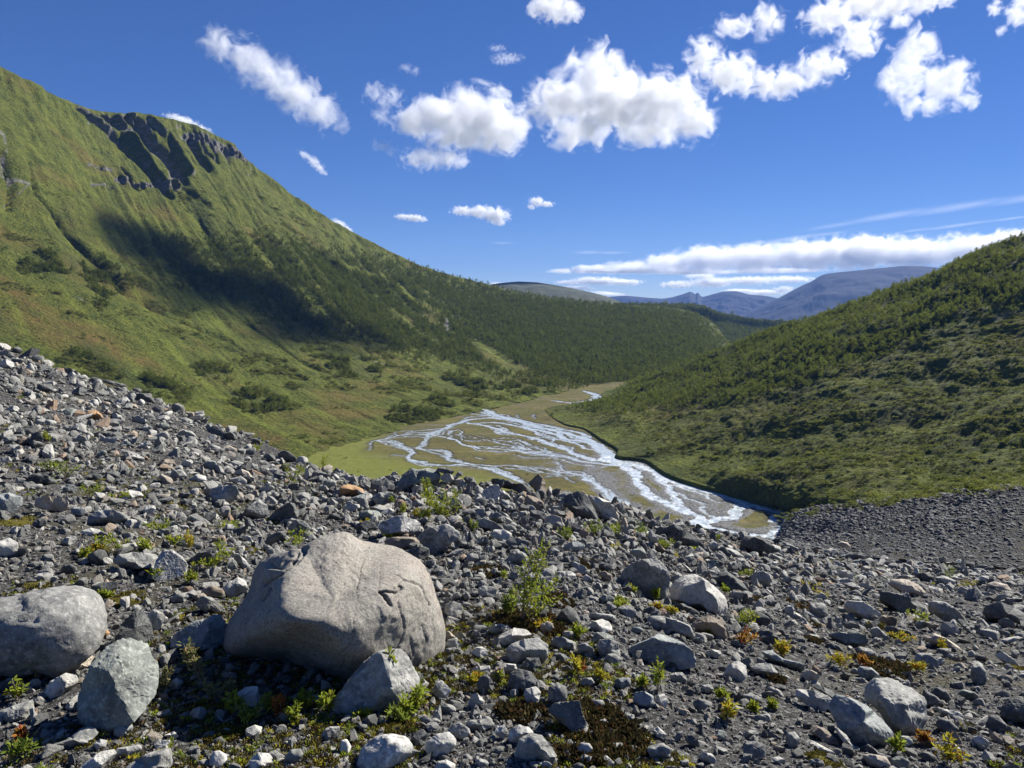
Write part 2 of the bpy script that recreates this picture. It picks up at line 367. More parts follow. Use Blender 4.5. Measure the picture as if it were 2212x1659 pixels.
# right-hand skeleton: for each foot point a line running up the hill
sk = [[(1850,1098,288),(2000,1083,280),(2212,1064,274),(2500,1045,268)], [(1780,1060,318),(1960,1040,306),(2212,1018,300),(2500,995,292)], [(1740,1036,336),(1930,1012,326),(2212,978,322),(2500,950,312)], [(1700,1018,352),(1900,990,344),(2212,940,342),(2500,905,332)],
      [(1640,1000,380),(1870,960,372),(2212,890,372),(2500,845,362)], [(1590,965,410),(1850,915,402),(2212,835,404),(2500,780,394)], [(1560,945,428),(1830,880,424),(2212,790,428),(2500,725,418)], [(1545,925,450),(1810,850,448),(2212,745,452),(2500,675,442)],
      [(1510,908,478),(1790,820,476),(2212,702,480),(2500,628,470)], [(1475,895,505),(1760,795,502),(2212,665,506),(2500,588,496)], [(1450,882,532),(1740,772,528),(2212,632,530),(2500,552,520)], [(1425,868,565),(1720,752,556),(2212,600,552),(2500,515,545)],
      [(1420,852,600),(1710,736,588),(2212,572,576),(2500,486,565)], [(1430,838,640),(1705,725,622),(2212,548,602),(2500,462,590)], [(1440,824,680),(1702,716,660),(2212,530,630),(2500,440,615)], [(1440,804,720),(1700,710,700),(2212,515,665),(2500,415,645)]]
Cr = []
for i in range(n_ft):
    f = ft[i].copy(); e1 = P(*sk[i][0]); dr = e1-f; dr[2] = 0; dr /= np.linalg.norm(dr)
    hb = 1.9 if i < 9 else 1.3 if i < 11 else .7
    a = f-dr*.6; a[2] = FLOOR-.8; b = f+dr*1.4; b[2] = FLOOR+hb*.8; c2 = f+dr*6; c2[2] = FLOOR+hb
    Cr.append([a, b, c2]+[P(*s) for s in sk[i]])
bk = []
for k, dz in ((1, 10), (2, 60)):
    r = []
    for p in Cr[-1]:
        h = p[:2]/np.linalg.norm(p[:2]); r.append(np.array([p[0]+h[0]*60*k*k, p[1]+h[1]*60*k*k, max(p[2]-dz, FLOOR-1)]))
    bk.append(r)
Cr = np.array(Cr+bk)
# piecewise: dense near the bank, long stretches sampled more
tcol = np.concatenate([np.linspace(0, 2, 14)[:-1], np.linspace(2, 3, 150)[:-1], np.linspace(3, 6, 420)])
A = crom(Cr, np.linspace(0, Cr.shape[0]-1, 420))
Gr = np.swapaxes(crom(np.swapaxes(A, 0, 1), tcol), 0, 1)
lin = np.swapaxes(np.stack([np.interp(tcol, np.arange(7), A[:, :, k][j]) for j in range(A.shape[0]) for k in range(3)]).reshape(A.shape[0], 3, -1), 1, 2)
wl = (1-sstep(2.0, 3.0, tcol))[None, :, None]
Gr = Gr*(1-wl)+lin*wl
inner = sstep(2.0, 2.6, tcol)[None, :]
Nr = normals(Gr)
hr = (fbm(Gr/p3(55, 55, 55), 4, 12)*5+fbm(Gr/14, 4, 13)*2.0+fbm(Gr/4.5, 3, 15)*.8)*inner
qr = proj(Gr.reshape(-1, 3)); shp = Gr.shape[:2]
def gr(poly):
    d, wd = segdist(qr, poly); return np.exp(-(d/np.maximum(wd, .5))**2).reshape(shp)
mound = gr([(1290,920,16),(1330,914,18),(1370,922,14)])*2.6+gr([(1560,1052,12),(1600,1044,22),(1650,1050,14)])*2.2
knob = gr([(1880,1040,30),(1960,1025,30)])*2.0
Gr = Gr+Nr*(hr+(mound+knob)*inner)[..., None]
rockr = .5*gr([(2120,820,18),(2212,700,22)])*.4+.45*gr([(2150,690,14),(2212,660,16)])
fr = inpoly(qr, [(1180,880),(1290,835),(1480,785),(1700,700),(1900,632),(2250,490),(2250,640),(2000,720),(1800,800),(1700,850),(1560,868),(1420,880),(1300,890)], 22).reshape(shp)
heathr = .6*gr([(1300,895,20),(1500,905,40),(1700,900,40)])+.8*gr([(1330,914,24)])+.4*gr([(1760,1040,50),(1900,1000,60)])
scr = np.clip(.34+.3*fr+.8*fbm(Gr/20, 4, 55), 0, 1)
link('right_hillside', mesh_from('right_hillside', Gr, grid_up(Gr), MG, True, dict(rock=np.clip(rockr, 0, 1), heath=np.clip(heathr, 0, 1), scrub=scr, streak=np.clip(.35+.9*fbm(Gr/17, 4, 57), 0, 1))))['kind'] = 'structure'
RT = dict(G=Gr, q=qr.reshape(shp+(2,)), forest=fr, inner=inner*np.ones(shp))

# ------------------------------------------------------------------ valley floor and the braided river
Z5 = lambda x, y: (740.6+x*.4464, 795.5+y*.4464)
CH = [
 ([(1165,110),(1200,118),(1226,128),(1222,142),(1200,150),(1160,160),(1110,167),(1060,163),(1020,154),(940,146),(870,143),(800,148),(720,154),(650,160),(600,168)], [5,8,9,8,7,5,4,3,3,2.5,2.5,3,4,5,6], .5),
 ([(520,175),(560,172),(610,168),(660,180),(700,205),(740,228),(800,240),(880,262),(960,285),(1040,305),(1120,325),(1180,345),(1250,380),(1285,415),(1280,440)], [3,5,7,7,8,8,8,7,7,7,7,8,10,12,11], .35),
 ([(560,176),(572,200),(600,212),(650,222),(720,232)], [4,4,4,4,4], .1), ([(590,185),(640,200),(690,215)], [2,2,2], .1),
 ([(740,228),(830,240),(930,265),(1020,285),(1100,300),(1160,312),(1190,335)], [4,4,4,5,6,6,5], .3),
 ([(800,240),(700,240),(600,248),(520,275),(470,305),(410,318),(330,318),(260,322),(200,340),(160,346)], [6,6,6,5,5,5,3.2,3,3,2.5], .2),
 ([(160,347),(230,355),(290,372),(335,395),(345,408),(312,424),(330,440),(370,455),(430,462),(560,467),(660,475),(720,490),(780,515),(860,545),(910,562)], [2.5,3,3.5,4,4.5,4.5,4.5,4,3,2.6,2.6,3,3.6,4,4], .35),
 ([(230,415),(270,422),(312,426)], [1.6,2,2], .1), ([(118,392),(140,378),(128,360),(150,350)], [1.5,1.6,1.5,1.5], .1),
 ([(410,318),(400,350),(375,375),(372,385),(430,392),(490,405),(522,425),(505,440),(560,455),(640,466)], [3,2.6,2.6,2.6,2.6,3,3.6,3.6,3,3], .3),
 ([(335,380),(372,385)], [2,2], .1),
 ([(430,318),(500,335),(550,352),(600,370),(660,385),(760,388),(850,400),(950,412),(1050,425),(1150,445),(1250,462),(1330,470)], [2.5,3.4,4,3.4,3,3.4,3.6,4,4,4,5,6], .4),
 ([(500,335),(530,320),(560,318),(585,335),(640,340),(700,348),(790,352),(850,362),(880,378),(940,388),(1010,402)], [1.8,1.6,1.8,2.4,2,1.8,2,2.4,2,2,2], .3),
 ([(600,262),(680,275),(740,290),(780,305),(840,318),(900,330),(960,350),(1010,365),(1060,385),(1110,400),(1150,425),(1220,440)], [3,4,5,5,5,5,5,5,5,5,6,7], .5),
 ([(740,290),(735,305),(790,320),(850,325)], [1.6,1.8,1.8,1.6], .2),
 ([(660,265),(720,262),(800,270),(880,285),(960,300),(1030,318),(1100,345),(1180,355),(1250,385)], [4,4,4,5,5,5,5,6,7], .4),
 ([(880,262),(900,290),(960,322),(1040,345)], [3,3,3,3], .4), ([(1040,305),(1060,335),(1110,360),(1200,392),(1260,410)], [3,3,3,4,5], .5),
 ([(852,238),(846,226)], [1.6,1.6], .1), ([(936,240),(914,228),(930,220)], [1.6,1.8,1.2], .1),
 ([(640,465),(720,470),(830,470),(920,480),(1000,490),(1050,500),(1130,512),(1190,540),(1240,570),(1275,600),(1320,630),(1362,655),(1345,695)], [2,1.5,1.5,1.6,2,2.5,3,3.6,4,3.6,3.6,4,4.5], .4),
 ([(1030,455),(1060,480),(1050,510)], [1.8,2,2], .3), ([(840,420),(900,430),(1000,435),(1100,455)], [1.5,1.6,1.8,2], .3), ([(660,430),(690,436)], [1.6,1.6], .3),
 ([(1000,530),(1060,515),(1130,548)], [1.2,1.4,1.2], .2),
 ([(1280,440),(1340,460),(1390,485),(1425,520),(1430,560),(1460,600),(1505,630),(1560,650),(1620,680),(1690,705),(1740,722),(1690,752),(1650,775),(1730,800)], [9,9,8,7,6,5,5,5,6,6,7,6,5,5], .9),
 ([(1270,430),(1340,450),(1440,470),(1500,502),(1560,532),(1660,562),(1760,592),(1850,618),(1940,645),(2030,672),(2110,692),(2150,715),(2160,750),(2120,780),(2060,800)], [9,9,8,8,8,8,8,8,8,6,5,4.5,4.5,4.5,5], 1.0),
 ([(1500,505),(1545,545),(1580,590),(1610,635),(1640,662),(1690,700)], [5,5,5,4.5,4,4], .9), ([(1600,600),(1660,622),(1730,645),(1770,662)], [2,3,3,2.5], .6), ([(1560,560),(1640,570),(1740,610),(1830,650)], [3,3,3,2], .8),
 ([(1950,650),(1905,690),(1860,720),(1780,742),(1700,748),(1660,758)], [8,7.5,7,6.5,6,5], 1.0), ([(1700,750),(1765,772),(1850,785),(1950,800),(2060,812),(2130,835)], [5.5,5,5,5,5,4], 1.0),
 ([(2062,715),(2085,742)], [4,3.5], .1), ([(1740,660),(1760,690),(1800,720)], [2.5,2.5,3], .8)]
NA, ND = 1000, 560
az = np.linspace(R_(-42), R_(30), NA); dd = np.geomspace(175, 1150, ND)
AZ, DD = np.meshgrid(az, dd)
X, Y = np.sin(AZ)*DD, np.cos(AZ)*DD
XY = np.stack([X.ravel(), Y.ravel()], -1)
wob = np.stack([fbm(p3(XY[:, 0]/9, XY[:, 1]/9, 0), 3, 61), fbm(p3(XY[:, 0]/9, XY[:, 1]/9, 5), 3, 62)], -1)*3.2+np.stack([fbm(p3(XY[:, 0]/2.6, XY[:, 1]/2.6, 0), 2, 63), fbm(p3(XY[:, 0]/2.6, XY[:, 1]/2.6, 5), 2, 64)], -1)*.8
Q = XY+wob
fld = np.full(len(Q), 60.); foam = np.zeros(len(Q))
gx = np.random.RandomState(33); base_ch = [c for c in CH if len(c[0]) > 6]
for k in range(110):     # thin side strands that leave a channel and rejoin lower down
    c = base_ch[gx.randint(1, len(base_ch))]; n_ = len(c[0]); i = gx.randint(0, n_-4); L_ = gx.randint(3, 5); j = min(n_-1, i+L_)
    off = gx.uniform(8, 24)*gx.choice([-1, 1]); seg = c[0][i:j+1]; m_ = len(seg)
    CH.append(([(x+gx.randn()*6, y+off*math.sin(math.pi*q_/(m_-1))+gx.randn()*1.5) for q_, (x, y) in enumerate(seg)], [1.2]+[gx.uniform(1.3, 2.6) for _ in range(m_-2)]+[1.2], c[2]))
for pts, ws, fo in CH:
    pw = np.array([list(PZ(*Z5(*p))[:2])+[w_*.40+max(0, w_-6)*.06] for p, w_ in zip(pts, ws)])
    lo, hi = pw[:, :2].min(0)-25, pw[:, :2].max(0)+25
    m = np.where(((Q > lo) & (Q < hi)).all(1))[0]
    d, wd = segdist(Q[m], pw); s = d-wd
    b = s < fld[m]; fld[m[b]] = s[b]
    inn = s < .6; foam[m[inn]] = np.maximum(foam[m[inn]], fo)
qfl = proj(p3(X, Y, FLOOR).reshape(-1, 3))
gravel = .42*inpoly(qfl, [(1265,1010),(1370,1035),(1380,1080),(1500,1090),(1720,1110),(1720,1200),(1300,1200),(1290,1080)], 16)+.35*inpoly(qfl, [(1000,960),(1280,960),(1420,1010),(1320,1060),(1150,1030)], 30)
gravel = np.clip(gravel+.22*sstep(5, 0, fld)*sstep(900, 960, qfl[:, 1])*sstep(900, 1250, qfl[:, 0])+.8*sstep(7, 1, fld)*sstep(1350, 1450, qfl[:, 0])*sstep(950, 1000, qfl[:, 1]), 0, 1)
gravel = gravel*(1-.8*inpoly(qfl, [(1595,1125),(1640,1102),(1672,1115),(1660,1140),(1610,1140)], 6))
lush = inpoly(qfl, [(-200,850),(700,880),(830,935),(780,975),(950,1010),(1120,1040),(1000,1120),(-200,1120)], 22)*.9
Zf = FLOOR+fbm(p3(X/30, Y/30, 0), 3, 66)*.25+fbm(p3(X/3, Y/3, 0), 3, 67)*.14*(1+1.2*gravel.reshape(X.shape))-np.clip(.55*sstep(1.2, -1.2, fld), 0, 1).reshape(X.shape)
Gf = p3(X, Y, Zf)
ff = grid_up(Gf)
link('valley_floor', mesh_from('valley_floor', Gf, ff, MF, True, dict(gravel=gravel, lush=lush, wet=sstep(2.6, .2, fld+.9*fbm(p3(XY[:, 0]/4, XY[:, 1]/4, 9), 3, 68)))))['kind'] = 'structure'
Gw = p3(X, Y, np.full_like(X, FLOOR-.22))
keep = (fld[ff] < 1.6).any(1); fw = ff[keep]
used = np.unique(fw); rm = np.full(len(XY), -1); rm[used] = np.arange(len(used))
foam = np.maximum(foam, .95*sstep(1500, 1640, qfl[:, 0])*sstep(1040, 1090, qfl[:, 1]))
link('river', mesh_from('river', Gw.reshape(-1, 3)[used], rm[fw], MW, True, dict(foam=foam[used], depth=np.clip(-fld[used]/1.6, 0, 1))))['kind'] = 'structure'

# ------------------------------------------------------------------ moraine in front, dark gravel bank on the right, stream between them
RIM = np.array([(-900,560,40),(-500,640,31),(-200,705,26),(0,752,23),(100,785,21),(180,818,19.5),(330,872,17),(420,905,15.5),(510,948,14.2),(600,986,12.6),(660,1008,11.6),(740,1032,10.6),(800,1048,10),(880,1054,9.4),(1050,1060,9.2),(1200,1072,9.2),(1320,1104,9.4),(1450,1155,10.6),(1560,1176,12),(1650,1189,14),(1760,1202,19),(1890,1214,25),(2040,1226,25),(2212,1242,23),(2500,1272,20),(2800,1300,18)], float)
rimP = np.array([P(*r) for r in RIM]); rim_az = np.arctan2(rimP[:, 0], rimP[:, 1]); rim_d = RIM[:, 2]; rim_z = rimP[:, 2]
def rim_at(a): return np.interp(a, rim_az, rim_d), np.interp(a, rim_az, rim_z)
def moraine_base(x, y):
    a = np.arctan2(x, y); d = np.hypot(x, y); rd, rz = rim_at(np.clip(a, -1.1, 1.1))
    z = np.where(d < 2.6, 0, rz*np.clip((d-2.6)/(rd-2.6), 0, 1)**1.08)
    over = np.clip(d-rd, 0, None)
    z = z-np.where(over > 0, .62*over*sstep(0, 1.5, over), 0)
    return np.maximum(z, FLOOR-3)
def bump_at(x, y): return fbm(p3(x/2.2, y/2.2, 0), 3, 21)*.10+fbm(p3(x/.55, y/.55, 0), 3, 22)*.035
HEAP = np.array([P(790, 1072, 8.9)[:2], P(930, 1085, 8.4)[:2], P(1060, 1088, 8.3)[:2], P(1200, 1100, 8.3)[:2], P(1310, 1122, 8.8)[:2]])
def moraine_z(x, y):
    x, y = np.atleast_1d(np.asarray(x, float)), np.atleast_1d(np.asarray(y, float))
    d = np.hypot(x, y)
    return moraine_base(x, y)+bump_at(x, y)*sstep(1.0, 2.6, d)*(1+d*.04)
def hit(x, y, dmax=60.):
    """where the pixel ray meets the moraine"""
    r = ray(x, y); h = math.hypot(r[0], r[1]); ds = np.geomspace(1.2, dmax, 1500)
    px, py, pz = r[0]/h*ds, r[1]/h*ds, CZ+r[2]/h*ds
    below = np.where(pz < moraine_z(px, py))[0]
    i = below[0] if len(below) else int(np.argmin(np.abs(ds-rim_at(math.atan2(r[0], r[1]))[0])))
    return np.array([px[i], py[i], float(moraine_z(px[i], py[i])[0])]), ds[i]
am = np.linspace(-1.0, 1.0, 620); dm = np.concatenate([np.geomspace(.4, 30, 420), np.geomspace(30.5, 170, 60)])
AM, DM = np.meshgrid(am, dm); XM, YM = np.sin(AM)*DM, np.cos(AM)*DM
Gm = p3(XM, YM, moraine_z(XM.ravel(), YM.ravel()).reshape(XM.shape))
MS = mat_scree('moraine_soil')
link('moraine_ground', mesh_from('moraine_ground', Gm, grid_up(Gm), MS))['kind'] = 'structure'
seam = [(1640,1190),(1700,1200),(1760,1204),(1800,1208),(1861,1213),(1915,1218),(1983,1225),(2040,1228),(2118,1235),(2212,1244),(2500,1275)]
sd = [float(rim_at(math.atan2(*ray(x, y)[:2]))[0]) for x, y in seam]
bot = [(1680,1168,268),(1706,1167,240),(1760,1178,160),(1800,1186,112),(1861,1196,74),(1915,1204,60),(1983,1212,50),(2040,1216,45),(2118,1222,41),(2212,1229,38),(2500,1260,32)]
mid_ = [(1688,1150,284),(1712,1148,262),(1770,1150,212),(1815,1151,172),(1870,1154,135),(1925,1158,115),(1990,1160,100),(2045,1160,92),(2120,1160,84),(2212,1160,76),(2500,1180,64)]
mid2 = [(1694,1140,290),(1716,1132,276),(1780,1124,225),(1830,1120,195),(1880,1116,170),(1930,1112,150),(1995,1108,132),(2050,1106,124),(2122,1102,114),(2212,1098,104),(2500,1110,88)]
top = [(1698,1134,296),(1722,1120,288),(1790,1107,258),(1840,1096,228),(1890,1088,205),(1940,1081,185),(2000,1074,168),(2055,1068,158),(2125,1059,146),(2212,1047,134),(2500,1040,115)]
L0 = [P(x, y, d+1.0)-np.array([0, 0, .45]) for (x, y), d in zip(seam, sd)]
L1, L2, L3, L4 = [[P(*t) for t in s] for s in (bot, mid_, mid2, top)]
L5 = [p+np.array([p[0]/12, p[1]/12, -3.]) for p in L4]; L6 = [np.array([p[0]*1.4, p[1]*1.4, p[2]-25]) for p in L4]
Cb = np.array([L0, L1, L2, L3, L4, L5, L6])
Gb = np.swapaxes(np.stack([np.stack([np.interp(np.linspace(0, 6, 300), np.arange(7), Cb[:, j, k]) for k in range(3)], -1) for j in range(11)], 1), 0, 1)
Gb = np.swapaxes(crom(Gb, np.linspace(0, 10, 420)), 0, 1)
vb = np.linspace(0, 6, 300)[:, None]
hb = (fbm(Gb/16, 3, 71)*1.2+fbm(Gb/2, 4, 72)*.25)*sstep(.3, 1.2, vb)*np.clip(np.hypot(Gb[..., 0], Gb[..., 1])/110, .25, 1)
Gb = Gb+p3(0*hb, 0*hb, hb)
link('gravel_bank', mesh_from('gravel_bank', Gb, grid_up(Gb), mat_scree('bank_gravel', .42)))['kind'] = 'structure'
BK = Gb
sx = [(1790,1206.5),(1861,1212),(1915,1217),(1983,1224),(2040,1226.5),(2118,1234),(2212,1243),(2330,1256)]
tq = np.linspace(0, len(sx)-1, 90); sx_ = np.array(sx); xs_, ys_ = np.interp(tq, np.arange(len(sx)), sx_[:, 0]), np.interp(tq, np.arange(len(sx)), sx_[:, 1])
L_, R2_ = [], []
for i_, (x_, y_) in enumerate(zip(xs_, ys_)):
    d_ = float(rim_at(math.atan2(*ray(x_, y_)[:2]))[0]); ww = .30+.22*vnoise(p3(i_*.23, 2, 1), 5)
    a_ = P(x_, y_, d_-.15); L_.append(a_+np.array([0, 0, .16])); h_ = a_[:2]/np.hypot(*a_[:2]); R2_.append(np.array([a_[0]+h_[0]*ww*2.6, a_[1]+h_[1]*ww*2.6, a_[2]-.02-ww*.62]))
Gs = np.array([np.array(L_)+(np.array(R2_)-np.array(L_))*t for t in np.linspace(0, 1, 5)])
Gs[..., 2] += fbm(Gs/.5, 3, 88)*.05
link('stream', mesh_from('stream', Gs, grid_up(Gs), MW, True, dict(foam=np.full(Gs.shape[0]*Gs.shape[1], 1.0), depth=np.ones(Gs.shape[0]*Gs.shape[1]))))['kind'] = 'structure'
# ------------------------------------------------------------------ far hills
RG = {}
def ridge(name, pts, mat, depth, bottom, rough, seed, nx=260, attrs=None, kind='structure'):
    cr = np.array([P(*p) for p in pts]); n = len(pts); t = np.linspace(0, n-1, nx)
    c = np.stack([np.interp(t, np.arange(n), cr[:, k]) for k in range(3)], -1)
    c = c*.5+crom(cr, t)*.5; dk = np.linalg.norm(c[:, :2], axis=1); dk2 = np.convolve(np.pad(dk, 12, mode='edge'), np.ones(25)/25, 'valid'); c = np.array([0, 0, CZ])+(c-np.array([0, 0, CZ]))*(dk2/dk)[:, None]
    rows = []
    for v in np.linspace(-.25, 1, 70):
        out = c[:, :2]/np.linalg.norm(c[:, :2], axis=1, keepdims=True)
        xy = c[:, :2]-out*depth*v
        z = c[:, 2]-(c[:, 2]-bottom)*np.abs(v)**1.15*np.sign(v) if v >= 0 else c[:, 2]-(c[:, 2]-bottom)*abs(v)
        rows.append(np.column_stack([xy, z]))
    g = np.array(rows); v = np.linspace(-.25, 1, 70)[:, None]
    s = depth/5
    h = fbm(g/s, 5, seed)*rough*.6*sstep(-.02, .25, np.abs(v))+fbm(g/(s*.2), 4, seed+3)*rough*.22
    g[..., 2] += h*np.minimum(1, 4*np.abs(v)+.12)
    a = attrs(proj(g.reshape(-1, 3))) if attrs else None
    o = link(name, mesh_from(name, g, grid_up(g), mat, True, a)); o['kind'] = kind
    RG[name] = g
    return o
zero = lambda q: dict(rock=np.clip(.55+.0*q[:, 0], 0, 1), heath=np.full(len(q), .5), scrub=np.full(len(q), .3))
wood = lambda q: dict(rock=np.zeros(len(q)), heath=np.zeros(len(q)), scrub=np.ones(len(q)))
ridge('rocky_hill', [(980,640,3000),(1060,615,3050),(1085,611,3080),(1120,608,3100),(1160,610,3100),(1200,616,3080),(1230,621,3050),(1270,630,3000),(1310,640,2950),(1345,654,2900),(1400,675,2850)], mat_far('rocky_hill', (.046, .054, .036), None, .35, 1.8, .011), 1100, -90, 26, 101)
ridge('wooded_hill', [(1330,662,2300),(1400,660,2350),(1481,661,2400),(1518,666,2450),(1550,679,2450),(1624,694,2450),(1680,698,2450),(1724,700,2400),(1800,716,2400),(1900,760,2400)], MG, 700, -120, 22, 111, attrs=wood)
ridge('blue_mountain', [(1560,712,8600),(1600,686,8700),(1660,655,8800),(1700,634,8900),(1730,618,8950),(1752,608,8980),(1768,598,9000),(1786,591,9020),(1850,584,9100),(1910,578,9200),(1960,574,9300),(2010,576,9300),(2060,582,9300),(2200,600,9300),(2400,640,9300)], mat_far('far_mountain', (.022, .024, .027)), 2600, -420, 110, 121)
ridge('blue_range', [(1240,650,10900),(1340,639,11000),(1380,641,11000),(1430,645,11000),(1460,640,11000),(1490,630,11000),(1502,635,11000),(1508,632,11000),(1518,641,11000),(1560,630,11000),(1590,629,11000),(1620,636,11000),(1660,640,11000),(1760,660,11000)], mat_far('far_range', (.03, .03, .032)), 2200, -420, 130, 131)
# a broad base plain under everything, out to the horizon
bp = [(-30000, -4000, -135), (30000, -4000, -135), (30000, 30000, -900), (-30000, 30000, -900)]
link('lowland_ground', mesh_from('lowland_ground', bp, [(0, 1, 2, 3)], mat_far('lowland', (.06, .07, .03))))['kind'] = 'structure'
# ------------------------------------------------------------------ rocks: shapes
ICO = {}
def ico(n):
    if n not in ICO:
        bm = bmesh.new(); bmesh.ops.create_icosphere(bm, subdivisions=n, radius=1.0)
        V = np.array([v.co[:] for v in bm.verts]); Fc = np.array([[v.index for v in f.verts] for f in bm.faces]); bm.free()
        ICO[n] = (V/np.linalg.norm(V, axis=1, keepdims=True), Fc)
    return ICO[n]
def rock_shape(seed, sub, p=16, npl=16, amp=.05, layer=.0, planes=None, hmin=.62):
    """a star-shaped many-faced stone of about unit radius"""
    rg = np.random.RandomState(seed); v, f = ico(sub)
    k = np.arange(npl)+.5; ph = np.arccos(1-2*k/npl); th = math.pi*(1+5**.5)*k+rg.rand()*6.28
    n = np.stack([np.cos(th)*np.sin(ph), np.sin(th)*np.sin(ph), np.cos(ph)], -1)+rg.randn(npl, 3)*.28
    n /= np.linalg.norm(n, axis=1, keepdims=True); h = rg.uniform(hmin, 1, npl)
    if planes is not None:
        pl = np.array(planes, float); pn = pl[:, :3]/np.linalg.norm(pl[:, :3], axis=1, keepdims=True)
        keep = (n@pn.T).max(1) < .72; n = np.vstack([n[keep], pn]); h = np.concatenate([h[keep]*.2+.82, pl[:, 3]])
    d = np.clip(v@n.T, 0, None)/h
    r = (d**p).sum(1)**(-1/p)
    o = rg.rand(3)*50
    r = r*(1+amp*fbm(v*2.2+o, 4, seed % 97)+amp*.5*fbm(v*7+o, 3, seed % 89)+((.022 if sub < 7 else .004)*fbm(v*17+o, 3, seed % 79)*(1+1.2*sstep(-.1, .3, fbm(v*2+o, 2, 3))) if sub >= 5 else 0))
    if layer:
        ax = rg.randn(3); ax /= np.linalg.norm(ax); t = (v*r[:, None])@ax
        r = r*(1+layer*fbm(p3(t*9, v[:, 0]*1.2, v[:, 1]*1.2)+o, 3, seed % 83))
    return v*r[:, None], f
TONE = {}
def mat_rock(name, c1, c2, spk=(.5, .5, .48), spk_amt=.3, k=1.0, band=.0, mott=.5, obj_random=False, bumpd=.012):
    m = NT(name); co_ = m.mapping(m.tc('Object'), (k, k, k))
    oi = m.n('ShaderNodeObjectInfo')
    co_ = m.n('ShaderNodeVectorMath', operation='ADD'); co_.inputs[0].default_value = (0, 0, 0)
    m.set(co_.inputs[0], m.mapping(m.tc('Object'), (k, k, k)))
    rr = m.math('MULTIPLY', oi.outputs['Random'], 37.0); m.set(co_.inputs[1], rr); co_ = co_.outputs[0]
    big = m.noise(co_, 5, 5, .65, .6); fine = m.noise(co_, 42, 4, .75); mid = m.noise(co_, 16, 5, .7, .3)
    c = m.mix(m.rng(big, .36, .62), c1, c2)
    if obj_random:
        c = m.mix(.9, c, m.ramp(oi.outputs['Random'], (0, (.045, .048, .05)), (.24, (.105, .107, .105)), (.46, (.215, .215, .206)), (.68, (.345, .34, .325)), (.84, (.50, .49, .46)), (.87, (.17, .18, .17)), (.955, (.36, .30, .24)), (.992, (.28, .17, .10))))
        c = m.mix(m.rng(big, .36, .62, 0, .4), c, m.mix(.5, c, (.1, .1, .1)))
    c = m.mix(m.rng(mid, .52, .66, 0, mott), c, m.mix(.65, c, (.05, .052, .055)))
    c = m.mix(m.rng(fine, .53, .64, 0, min(1, spk_amt*1.5)), c, spk)
    c = m.mix(m.rng(fine, .44, .32, 0, .5), c, (.03, .03, .032))
    if band:
        wv = m.n('ShaderNodeTexWave', i_Vector=m.mapping(co_, (1, .6, 1.5), (.5, .7, .2)), i_Scale=4, i_Distortion=7, i_Detail=4)
        c = m.mix(m.rng(wv.outputs[0], .72, .9, 0, band), c, spk)
    c = m.mix(1.0, c, (1.0, .99, .925), 'MULTIPLY')
    h = m.math('ADD', m.math('MULTIPLY', big, .8), m.math('ADD', m.math('MULTIPLY', mid, .6), m.math('MULTIPLY', fine, .35)))
    return m.done(m.pbr(c, .85, m.bump(h, .75, bumpd), .35))
TONE['grey'] = mat_rock('rock_grey', (.135, .138, .135), (.31, .31, .297), mott=.7)
TONE['pale'] = mat_rock('rock_pale', (.26, .257, .245), (.47, .46, .44), (.62, .61, .58), .4, mott=.55)
TONE['dark'] = mat_rock('rock_dark', (.045, .047, .049), (.115, .12, .12), (.30, .30, .29), .25)
TONE['green'] = mat_rock('rock_green', (.105, .117, .110), (.235, .252, .236), (.40, .42, .39), .4, mott=.7)
TONE['brown'] = mat_rock('rock_brown', (.14, .11, .085), (.24, .20, .165), (.36, .31, .26), .25)
TONE['tan'] = mat_rock('rock_tan', (.31, .265, .22), (.43, .38, .32), (.54, .50, .44), .3, mott=.3)
TONE['rust'] = mat_rock('rock_rust', (.22, .11, .045), (.38, .24, .13), (.45, .36, .25), .25)
TONE['mottled'] = mat_rock('rock_mottled', (.095, .098, .10), (.21, .21, .208), (.42, .42, .41), .35, mott=.9, band=.1)
TONE['white'] = mat_rock('rock_white', (.17, .173, .173), (.42, .415, .405), (.66, .65, .63), .7, mott=.85)
TONE['blue'] = mat_rock('rock_blue', (.12, .136, .143), (.26, .278, .28), (.40, .43, .42), .4, mott=.7)
CROP = dict(a=(0, 1300, 1.6458), b=(0, 2000, 1.6198), c=(1344, 1800, 1.6458), d=(1344, 2300, 1.6458), e=(2688, 2000, 1.6198), B=(800, 2000, 2.0733), H=(1350, 1800, 2.765), R=(2150, 1900, 2.212))
def crop(k, pts):
    x0, y0, s = CROP[k]; return np.array([((x0+x/s)/1.82278, (y0+y/s)/1.82278) for x, y in pts])
ROCKS = []          # (object, tone, image centre, image w, h, shape word, fixed label)
def outline_radius(poly, c, th):
    """distance from c to the polygon outline in directions th (smooth star outline)"""
    q = poly-c; n = len(q); out = np.full(len(th), 0.)
    for i in range(n):
        a, b = q[i], q[(i+1) % n]; e = b-a
        den = np.cos(th)*e[1]-np.sin(th)*e[0]
        with np.errstate(divide='ignore', invalid='ignore'):
            t = (a[0]*e[1]-a[1]*e[0])/den; u = (a[0]*np.sin(th)-a[1]*np.cos(th))/den
        ok = (np.abs(den) > 1e-9) & (t > 0) & (u >= -1e-6) & (u <= 1+1e-6)
        out = np.where(ok, np.maximum(out, np.where(ok, t, 0)), out)
    return np.where(out <= 0, np.median(out[out > 0]) if (out > 0).any() else 1, out)
